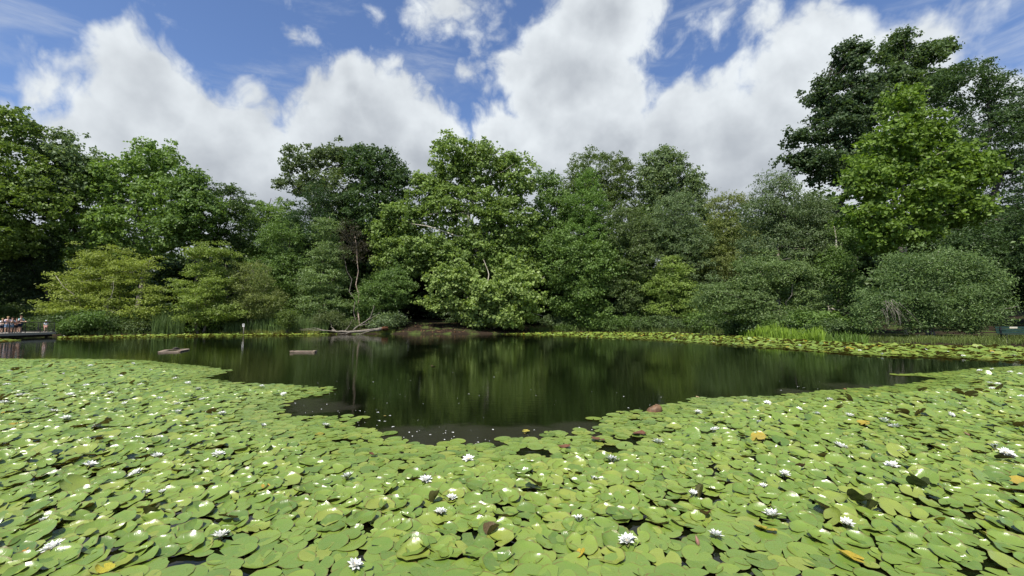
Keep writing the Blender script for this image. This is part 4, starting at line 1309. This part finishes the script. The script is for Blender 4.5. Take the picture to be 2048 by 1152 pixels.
    # far strips along the opposite bank
    def strip(label, poly_px, spacing, seed, rr=(.10, .19)):
        rng = rng_of(seed)
        poly = np.array([tuple(ground(x, y)[:2]) for x, y in poly_px])
        P = pad_field(poly, spacing, spacing * .3, rng)
        n = len(P)
        e = dist_poly(P, poly)
        r = rng.uniform(*rr, n)
        tilt = np.abs(rng.normal(0, R(15), n)) * np.clip(e, .1, 1)
        M = rotmats(rng.random(n) * 6.28, tilt, rng.random(n) * 6.28)
        z = .01 + .05 * rng.random(n) + r * np.sin(tilt) * .8
        V, F, uv = pad_shape(rng, 9, (1.0,), .9)
        W = np.einsum('nij,vj->nvi', M * r[:, None, None], V) + np.column_stack([P, z])[:, None]
        tn = np.clip(rng.normal(.62, .2, n), .02, .93); tn[rng.random(n) < .03] = .965
        A = np.concatenate([np.broadcast_to(uv, (n, *uv.shape)), np.broadcast_to(tn[:, None, None], (n, len(V), 1))], 2)
        Fa = (F[None] + (np.arange(n) * len(V))[:, None, None]).reshape(-1, 3)
        o = link('lily_pad_strip', mesh_k('lily_pad_strip', W.reshape(-1, 3), Fa, True, {'pad': A.reshape(-1, 3)}), PAD)
        tag(o, label, 'lily pads', kind='stuff')
    strip('long band of lily pads along the far right bank below the wood',
          [(1000, 668), (1100, 664.8), (1250, 665.3), (1380, 667.8), (1480, 672.3), (1560, 678.3), (1680, 686), (1850, 691), (2048, 695.5), (2300, 704), (2300, 735), (2048, 725), (1960, 719), (1880, 716), (1760, 713.5), (1700, 709), (1600, 701), (1480, 692), (1400, 686), (1280, 679), (1180, 675), (1080, 671)], .26, 411)
    strip('thin band of lily pads along the far left bank in front of the reeds',
          [(118, 674.5), (300, 670.8), (450, 668.8), (640, 668.2), (690, 668.4), (600, 670.5), (450, 671.8), (300, 674), (180, 676.5), (118, 677.5)], .30, 412)
    strip('small patch of lily pads on the water in front of the deck',
          [(-60, 679), (20, 679), (45, 681), (10, 684), (-60, 686)], .28, 413)
lay_pads()

# odd leaves that stand out
def odd_leaf(label, px, py, r, tilt, taz, colr, name='lily_pad', fold=0.0, z=0.03, seed=0, cat='lily pad', aspect=1.0, rough=.45):
    rng = rng_of(500 + seed)
    V, F, uv = pad_shape(rng, 22, (.4, .75, 1.0), .8)
    V = V.copy(); V[:, 1] *= aspect
    if fold:                                # the leaf folded or rolled along its middle
        V[:, 2] += fold * np.abs(V[:, 1]) ** 1.3
        V[:, 1] *= (1 - .35 * min(fold, 1.2))
    key = 'odd_leaf_%s' % '_'.join('%d' % int(c * 100) for c in colr)
    mat = bpy.data.materials.get(key) or simple_mat(key, colr, tuple(k * .62 for k in colr), 6, rough, .35, (1, 1, 1), .2)
    me = mesh_k(name, V, F, True); me.materials.append(mat)
    o = link(name, me)
    g = ground(px, py)
    r *= .68
    M = rotmats(np.array([rng.random() * 6.28 if not fold else taz + .3]), np.array([R(tilt)]), np.array([taz]))[0]
    o.matrix_world = Matrix([[*(M[a] * r), (g[0], g[1], z + r * math.sin(R(tilt)) * .8)[a]] for a in range(3)] + [[0, 0, 0, 1]])
    return tag(o, label, cat)
YLW, BRN, OLV, RED = (.46, .35, .04), (.17, .075, .040), (.085, .085, .022), (.20, .085, .045)
for k, a in enumerate([
    ('yellow torn lily pad lying flat near the lower right corner', 1703, 1124, .125, 8, 0, YLW),
    ('yellow pad edge below the white flower at lower right', 1532, 1068, .12, 10, 1, (.40, .34, .04)),
    ('small bright yellow curled pad at the bottom right of centre', 1160, 1122, .07, 35, 3.2, YLW),
    ('yellow-green dying pad in the bottom right corner', 1990, 1085, .13, 6, 0, (.34, .31, .04)),
    ('small orange-yellow pad near the left end of the bottom edge', 56, 1112, .05, 15, 0, (.50, .24, .03)),
    ('yellow pad tip by the bottom edge left of the dark gap', 208, 1148, .08, 12, 0, (.45, .40, .04)),
    ('pair of small yellow leaf scraps in the left part of the mat', 343, 1030, .06, 14, 0, YLW),
    ('yellow decaying leaf beside pads left of the centre', 532, 982, .07, 22, 0, (.50, .34, .05)),
    ('yellow-green pad next to the gap right of centre', 1062, 928, .10, 4, 0, (.34, .33, .04)),
    ('yellow pad on the far right of the mat below the open water', 1898, 816, .13, 4, 0, (.50, .32, .05)),
    ('small yellow leaf on the pads at the edge of the open water right of centre', 1052, 866, .09, 2, 0, (.44, .38, .06)),
    ('upright yellow curled leaf in the right part of the mat', 1880, 1055, .07, 55, 1.5, YLW)]):
    odd_leaf(*a, seed=k)
for k, a in enumerate([
    ('reddish-brown sunken pad left of the dark gap right of centre', 1128, 899, .125, 5, 1.5, RED, 0.0),
    ('large reddish-brown sunken pad in the dark gap right of centre', 1196, 884, .15, 7, 1.5, BRN, 0.0),
    ('reddish-brown pad at the right end of the dark gap', 1278, 872, .15, 6, 1.5, BRN, 0.0),
    ('brown pad in the pads near the far right edge', 1950, 769, .17, 12, 1.3, BRN, 0.0),
    ('brown pad beside flowers near the far right edge', 1985, 775, .14, 6, 1.3, RED, 0.0),
    ('brown rolled leaf right of the white flower in the left mat', 305, 1040, .11, 30, 2.5, OLV, .8),
    ('olive brown leaf with its underside up at the left of the mat', 100, 932, .15, 24, 2.0, OLV, .5),
    ('brown upturned pad at the left by the pale flower', 75, 968, .12, 20, 2.0, BRN, .5),
    ('brown pad underside near the top of the left mat', 190, 910 - 20, .12, 16, 2.0, (.12, .08, .03), .3),
    ('small red-brown leaf patch in the mat left of the open water', 325, 838, .07, 25, 1.0, (.30, .09, .07), .3),
    ('brown dead pad among pads at lower left of centre', 745, 917, .08, 18, 1.0, RED, .3),
    ('brown folded leaf standing in the pads below centre', 985, 1078, .10, 26, 3.4, (.11, .075, .03), .9),
    ('pair of olive leaves standing upright left of a white flower below centre', 872, 1012, .10, 60, 2.6, OLV, .7),
    ('olive brown leaf standing upright right of a white flower', 1405, 1003, .11, 66, 3.0, OLV, .7),
    ('long dark curled leaf in the lower right part of the mat', 1722, 1020, .17, 28, 1.2, (.06, .07, .018), .8),
    ('dark curled leaf tip right of the long curled one', 1750, 1030, .09, 62, 1.2, (.07, .08, .02), .8),
    ('brown leaf just above the flower in the right mat', 1603, 947, .09, 40, 1.7, (.12, .07, .035), .5),
    ('dark olive rolled pad at the right of the mat', 1840, 985, .15, 20, 1.4, (.055, .075, .018), .7),
    ('brown bent pad right of the bottom centre', 1412, 1082 - 40, .08, 28, 1.4, BRN, .6),
    ('brown pad underside near the right-hand flowers pair', 2010, 905 + 22, .13, 22, 1.4, (.07, .05, .02), .4)]):
    odd_leaf(*a[:7], fold=a[7], seed=40 + k)

def brown_dome():
    """upturned brown leaf bulging out of the water"""
    g = ground(1309, 824)
    vs, fs = [], []
    rng = rng_of(590)
    nu, nv = 20, 7
    for jv in range(nv + 1):
        th = math.pi / 2 * jv / nv
        for i in range(nu):
            ph = 2 * math.pi * i / nu
            k = 1 + .05 * math.sin(5 * ph) * math.sin(th) + .02 * rng.normal()
            vs.append((.145 * k * math.sin(th) * math.cos(ph) + .02 * math.cos(th), .09 * k * math.sin(th) * math.sin(ph), (.135 + .015 * math.cos(ph)) * math.cos(th) ** .7 * (1 + .05 * math.sin(4 * ph + 1)) - .01))
    for jv in range(nv):
        for i in range(nu):
            fs.append((jv * nu + i, (jv + 1) * nu + i, (jv + 1) * nu + (i + 1) % nu, jv * nu + (i + 1) % nu))
    mb = MB(); mb.add(vs, fs)
    o = link('brown_lily_pad', mb.mesh('brown_lily_pad', True), simple_mat('brown_leaf', (.20, .115, .06), (.085, .045, .024), 14, .55, .35, (1, 1, 1), .8), None, g)
    tag(o, 'domed brown upturned pad rising at the edge of the open water', 'lily pad')
brown_dome()

# ------------------------------------------------------------------ water lilies
PETAL = None
def petal_materials():
    m, t, out = new_mat('white_petal')
    co = t.n('ShaderNodeTexCoord').outputs['Object']
    nz = t.noise(t.vmath('MULTIPLY', co, (1, 6, 1)), 3, 2)
    p = principled(t, out, t.mix(nz, (.84, .84, .80, 1), (.78, .80, .74, 1)), .5, .3)
    p.inputs['Subsurface Weight'].default_value = 0.0
    return m
PETAL = petal_materials()
STAMEN = simple_mat('yellow_stamens', (.80, .55, .05), (.65, .40, .03), 30, .6, .2)
SEPAL = simple_mat('green_sepal', (.14, .20, .05), (.17, .11, .06), 8, .6, .2)
STALK = simple_mat('lily_stalk', (.10, .12, .04), (.14, .08, .04), 8, .6, .2)

def petal_shape(w):
    """pointed, cupped petal lying along +x from the flower's middle"""
    xs = (.10, .38, .70, 1.0); ws = (.35, .92, .80, .0)
    V, F = [], []
    for x, k in zip(xs, ws):
        V += [(x, -w * k, .10 * k + .02), (x, 0, -.02 + .10 * (x - .1) ** 2), (x, w * k, .10 * k + .02)]
    for i in range(3):
        b = i * 3
        F += [(b, b + 3, b + 4, b + 1), (b + 1, b + 4, b + 5, b + 2)]
    return np.array(V), F

def petal_set(rng, openness=1.0):
    """list of matrices (3x3) and kinds for one bloom"""
    out = []
    for n, el, ln in ((4, 8, 1.02), (8, 20, 1.0), (8, 40, .92), (6, 60, .75)):
        off = rng.random() * 6.28
        for k in range(n):
            e = R((90 - (90 - el) * openness) + rng.normal(0, 4)); a = off + 2 * math.pi * k / n + rng.normal(0, .06)
            l = ln * (1 + rng.normal(0, .05))
            ce, se, ca, sa = math.cos(e), math.sin(e), math.cos(a), math.sin(a)
            M = np.array([[ca * ce, -sa, -ca * se], [sa * ce, ca, -sa * se], [se, 0, ce]]) * l
            out.append((M, 'sepal' if n == 4 else 'petal'))
    return out

def bloom_builder():
    rng = rng_of(600)
    PV, PF = petal_shape(.205)
    def pm(mat, nm):
        mb = MB(); mb.add(PV, PF); me = mb.mesh(nm, True); me.materials.append(mat); return me
    petal_me, sepal_me = pm(PETAL, 'petal'), pm(SEPAL, 'sepal')
    mb = MB()
    for k in range(16):
        a = rng.random() * 6.28; t = .10 + .16 * rng.random()
        mb.tube([(0, 0, .08), (t * math.cos(a), t * math.sin(a), .30 + .06 * rng.random())], [.03, .022], 4)
    stam = mb.mesh('stamens'); stam.materials.append(STAMEN)
    mb = MB(); mb.tube([(0, 0, .06), (.03, 0, -.6), (.12, .05, -1.4)], [.09, .075, .07], 6)
    stalk = mb.mesh('stalk', True); stalk.materials.append(STALK)
    protos = [petal_set(rng, o) for o in (1.0, .93, 1.04, .80, .62, .97)]
    def merged(k):
        mb = MB()
        for M, kd in protos[k]:
            if kd == 'petal': mb.add(PV @ M.T, PF)
        me = mb.mesh('water_lily', True); me.materials.append(PETAL); return me
    small = [merged(k) for k in range(6)]
    def place(label, px, py, size, detail, group=None, k=None):
        g = ground(px, py)
        r = size * (g[1] / FPX) / 2 if size > 1 else size
        r = float(np.clip(r * 1.18 * (1 + rng.normal(0, .07)), .05, .115))
        kk = int(rng.integers(0, 6)) if k is None else k
        loc = (g[0], g[1], .045)
        tl = (rng.normal(0, .16), rng.normal(0, .16) - .10, rng.random() * 6.28)
        if not detail:
            o = link('water_lily', small[kk], None, None, loc)
            o.rotation_euler = tl; o.scale = (r, r, r)
            return tag(o, label, 'water lily', group)
        f = thing('water_lily', label, 'water lily', loc, group)
        f.rotation_euler = tl; f.scale = (r, r, r)
        for M, kd in protos[kk]:
            o = link(kd, petal_me if kd == 'petal' else sepal_me, None, f)
            o.matrix_local = Matrix([[*M[a], 0] for a in range(3)] + [[0, 0, 0, 1]])
        link('stamens', stam, None, f); link('stalk', stalk, None, f)
        return f
    return place
bloom = bloom_builder()

BIGF = [
    (104, 1112, 36, 'white water lily nearest the bottom left corner of the mat'),
    (440, 1087, 32, 'white water lily just above the dark water gap at lower left'),
    (708, 1147, 30, 'white water lily cut off by the bottom edge left of centre'),
    (880, 1037, 24, 'white water lily directly below the two upright olive leaves'),
    (903, 1007, 20, 'small white water lily right of the two upright olive leaves'),
    (850, 972, 26, 'white water lily below centre, right of the widest left-hand bloom'),
    (695, 966, 28, 'wide white water lily above a dark gap left of the centre'),
    (937, 928, 22, 'white water lily closest to the open water at the centre'),
    (1187, 972, 22, 'white water lily below the pointed bloom right of centre'),
    (1224, 931, 28, 'pointed white water lily with brown base right of centre'),
    (1158, 1055, 22, 'half closed white water lily right of the bottom centre'),
    (1255, 1097, 34, 'widest star-shaped white water lily at the bottom right of centre'),
    (1432, 1085, 28, 'white water lily beside a pink bud at the bottom'),
    (1386, 1002, 26, 'white water lily left of an upright olive brown leaf'),
    (1545, 1044, 32, 'white water lily above a yellow pad at lower right'),
    (1695, 1062, 30, 'white water lily above the yellow torn pad at lower right'),
    (1527, 984, 14, 'small white water lily between larger blooms in the right mat'),
    (1570, 958, 24, 'white water lily just below a brown leaf in the right mat'),
    (1784, 942, 28, 'lower of two neighbouring white water lilies in the right mat'),
    (1798, 915, 26, 'upper of two neighbouring white water lilies in the right mat'),
    (1680, 902, 24, 'white water lily left of the two neighbouring blooms in the right mat'),
    (1316, 894, 24, 'white water lily below the brown dome at the water edge'),
    (1990, 905, 22, 'left bloom of the pair by the dark gap at the right edge'),
    (2012, 916, 26, 'right bloom of the pair by the dark gap at the right edge'),
    (1790, 863, 22, 'white water lily above the two neighbouring blooms in the right mat'),
    (436, 920, 24, 'white water lily in the left mat, right of two blooms on the same row'),
    (272, 957, 24, 'white water lily in the left mat, lowest of four blooms in a row'),
    (178, 941, 24, 'white water lily in the left mat, leftmost of the four blooms in a row'),
    (313, 923, 20, 'white water lily in the left mat, second from the right in the row of four'),
    (650, 858, 18, 'white water lily on the pads next to the left edge of the open water'),
    (525, 860, 14, 'small white water lily left of the bloom at the edge of the open water'),
    (290, 1000, 20, 'left one of two low white water lilies side by side in the left mat'),
    (325, 998, 18, 'right one of two low white water lilies side by side in the left mat'),
    (88, 1056, 18, 'white water lily half hidden by pads near the left edge'),
]
for k, (x, y, s, lab) in enumerate(BIGF):
    bloom(lab, x, y, s, True, k=4 if 'half closed' in lab else (2 if 'star' in lab else None))
NAMED = {(1397, 831): 'small white water lily a little right of the brown dome', (1490, 809): 'left one of two small white lilies at the water edge right of the dome',
         (1535, 812): 'right one of two small white lilies at the water edge right of the dome', (1630, 850): 'lower of two small white lilies close above each other in the right mat',
         (1634, 835): 'upper of two small white lilies close above each other in the right mat', (1870, 803): 'left one of a slanting pair of small lilies in the far right mat',
         (1893, 815): 'right one of a slanting pair of small lilies in the far right mat', (1770, 850): 'small white lily just left of the bloom above the neighbouring pair',
         (1980, 771): 'small white lily at the left end of the trio by the brown far right pad', (1996, 773): 'small white lily at the right end of the trio by the brown far right pad',
         (1985, 782): 'lowest small white lily of the trio by the brown far right pad', (2044, 800): 'small white lily cut by the right edge of the photograph',
         (523, 777): 'small white lily at the root of the pointed tongue of pads', (567, 794): 'small white lily at the edge of the dark bay under the pad tongue',
         (265, 731): 'small white lily on the far pads nearest the floating raft', (443, 834): 'rightmost small white lily inland of the dark bay in the left mat',
         (1520, 853): 'small white lily alone in the middle of the right mat', (5, 812): 'small white lily at the very left edge of the photograph'}
SM_R = [(1770, 850), (1630, 850), (1634, 835), (1520, 853), (1900, 836), (1870, 803), (1893, 815), (1535, 812), (1490, 809), (1660, 806), (1397, 831), (1598, 825), (1980, 771), (1996, 773), (1985, 782), (2044, 800), (1985, 742), (2021, 748), (2040, 752), (1960, 745), (1700, 838), (1430, 868)]
for x, y in SM_R:
    bloom(NAMED.get((x, y), 'small white water lily among the distant pads of the right-hand mat'), x, y, .068, False, 'small white lilies in the right mat')
SM_L = [(443, 834), (196, 861), (168, 891), (272, 889), (130, 844), (318, 804), (353, 816), (355, 833), (523, 777), (567, 794), (37, 797), (52, 796), (72, 806), (220, 793), (375, 771), (350, 762), (205, 776), (172, 776), (265, 731), (5, 812), (105, 830), (50, 760), (130, 752), (18, 747), (240, 757), (395, 783), (280, 775), (88, 778), (250, 815), (405, 805), (180, 735), (95, 733), (300, 745), (12, 775), (140, 795)]
for x, y in SM_L:
    bloom(NAMED.get((x, y), 'small white water lily among the distant pads of the left-hand mat'), x, y, .072, False, 'small white lilies in the left mat')
FAR = [(1765, 711.5), (1927, 715), (1428, 686), (1600, 693), (1174, 674.3), (1107, 670.6), (1660, 690), (1720, 704), (1850, 702), (1985, 708), (2030, 716), (1800, 697), (1540, 684), (1240, 676), (1350, 680), (1690, 697), (1490, 680), (1895, 707)]
for x, y in FAR:
    bloom('tiny white water lily in the long band of pads along the far right bank', x, y, .10, False, 'white lilies in the far band of pads')
FARL = [(154, 674.8), (174, 675.2), (237, 673.6), (128, 673.2), (330, 671.5), (380, 670.5), (425, 670), (490, 670), (545, 669.6), (600, 669.4)]
for x, y in FARL:
    bloom('tiny white water lily in the thin band of pads along the far left bank', x, y, .10, False, 'white lilies in the thin left band of pads')

def bud(label, px, py, r, tilt, taz):
    g = ground(px, py)
    f = thing('lily_bud', label, 'flower bud', (g[0], g[1], .02))
    d = np.array([math.cos(taz) * math.sin(R(tilt)), math.sin(taz) * math.sin(R(tilt)), math.cos(R(tilt))])
    mb = MB(); t = np.linspace(0, 1, 7)
    r *= .66
    mb.tube(d[None] * (t[:, None] * r * 3.2), r * .62 * np.array([.45, .85, 1.0, .95, .75, .45, .08]), 8)
    link('bud', mb.mesh('bud', True), simple_mat('pink_bud', (.30, .12, .11), (.17, .16, .06), 10, .5, .3, (3, 3, .6)), f)
    mb = MB(); mb.tube([d * r * .2, (0, 0, -.12)], [r * .22, r * .2], 6)
    link('stalk', mb.mesh('stalk', True), STALK, f)
bud('pink-brown closed bud beside a white bloom at the bottom right', 1398, 1098, .036, 25, 1.9)
bud('pink-brown striped bud at the right edge of the mat, lower of two', 1957, 898, .036, 55, 2.4)
bud('pink-brown striped bud at the right edge of the mat, upper of two', 1940, 874, .036, 55, 2.4)
bud('pinkish bud in the left mat below the white blooms near the water', 378, 888, .03, 40, 1.9)
bud('green-white closed bud among pads right of centre', 1196, 945, .032, 60, .8)

# ------------------------------------------------------------------ small things drifting on the open water
def drifting():
    rng = rng_of(700)
    pts = []
    for cx, cy, sx, sy, q in ((840, 872, 60, 12, 16), (960, 874, 50, 8, 12), (620, 815, 40, 14, 16), (760, 800, 60, 30, 16), (1130, 862, 60, 8, 8), (1300, 800, 160, 16, 9), (1650, 778, 90, 6, 14), (880, 800, 90, 40, 12), (1120, 800, 90, 22, 10), (700, 840, 50, 10, 14)):
        pts.append(np.column_stack([rng.normal(cx, sx, q), rng.normal(cy, sy, q)]))
    px = np.concatenate(pts)
    P = np.array([ground(x, min(max(y, 745), 895))[:2] for x, y in px])
    P = P[~inside_poly(P, NEAR)]
    N = len(P); a = rng.random(N) * 6.28
    s = .008 + .024 * rng.random(N) ** 2.5
    u = np.stack([np.cos(a), np.sin(a), np.zeros(N)], 1) * s[:, None]
    v = np.stack([-np.sin(a), np.cos(a), np.zeros(N)], 1) * (s * .55)[:, None]
    C = np.column_stack([P, np.full(N, .006)])
    V = np.stack([C - u, C - v + [0, 0, .004], C + u, C + v + [0, 0, .004]], 1).reshape(-1, 3)
    o = link('drifting_petals', mesh_k('drifting_petals', V, np.arange(N * 4).reshape(N, 4)), PETAL)
    tag(o, 'small white petals and specks drifting on the open water', 'petals', kind='stuff')
    for k, (x, y, r, c, lab) in enumerate([
        (770, 833, .07, (.55, .42, .10), 'yellowish leaf drifting on the water left of the petals'),
        (866, 745 - 12, .20, (.16, .08, .05), 'brown leaf floating alone in the middle of the open water'),
        (1689, 779, .10, (.50, .26, .10), 'orange leaf floating at the edge of the right-hand open water'),
        (1395, 795, .11, (.48, .36, .18), 'tan leaf floating at the tip of the right-hand mat'),
        (1050, 866, .08, (.46, .38, .09), 'yellow leaf floating beside the pads at the centre')]):
        odd_leaf(lab, x, y, r, 3, 1, c, 'drifting_leaf', .15, .006, 80 + k, 'leaf', .5)
    # loose pads away from the mat
    for k, (x, y, r) in enumerate([(725, 836, .13), (1187, 838, .14), (1165, 864, .11), (1800, 750, .26), (1850, 749, .26), (1905, 745, .24), (1716, 783, .2), (1655, 790, .15), (1235, 838, .12), (893, 889, .14), (540, 790, .12)]):
        g = ground(x, y); rg = rng_of(750 + k)
        V, F, uv = pad_shape(rg, 22, (.5, .82, 1.0), .12)
        me = mesh_k('lily_pad', V, F, True, {'pad': np.column_stack([uv, np.full(len(V), .6 + .25 * rg.random())])}); me.materials.append(PAD)
        o = link('lily_pad', me, None, None, (g[0], g[1], .008)); o.scale = (r, r, r); o.rotation_euler = (0, 0, rg.random() * 6.28)
        tag(o, 'flat green lily pad floating loose at the edge of the open water', 'lily pad', 'loose lily pads at the edge of the open water')
drifting()
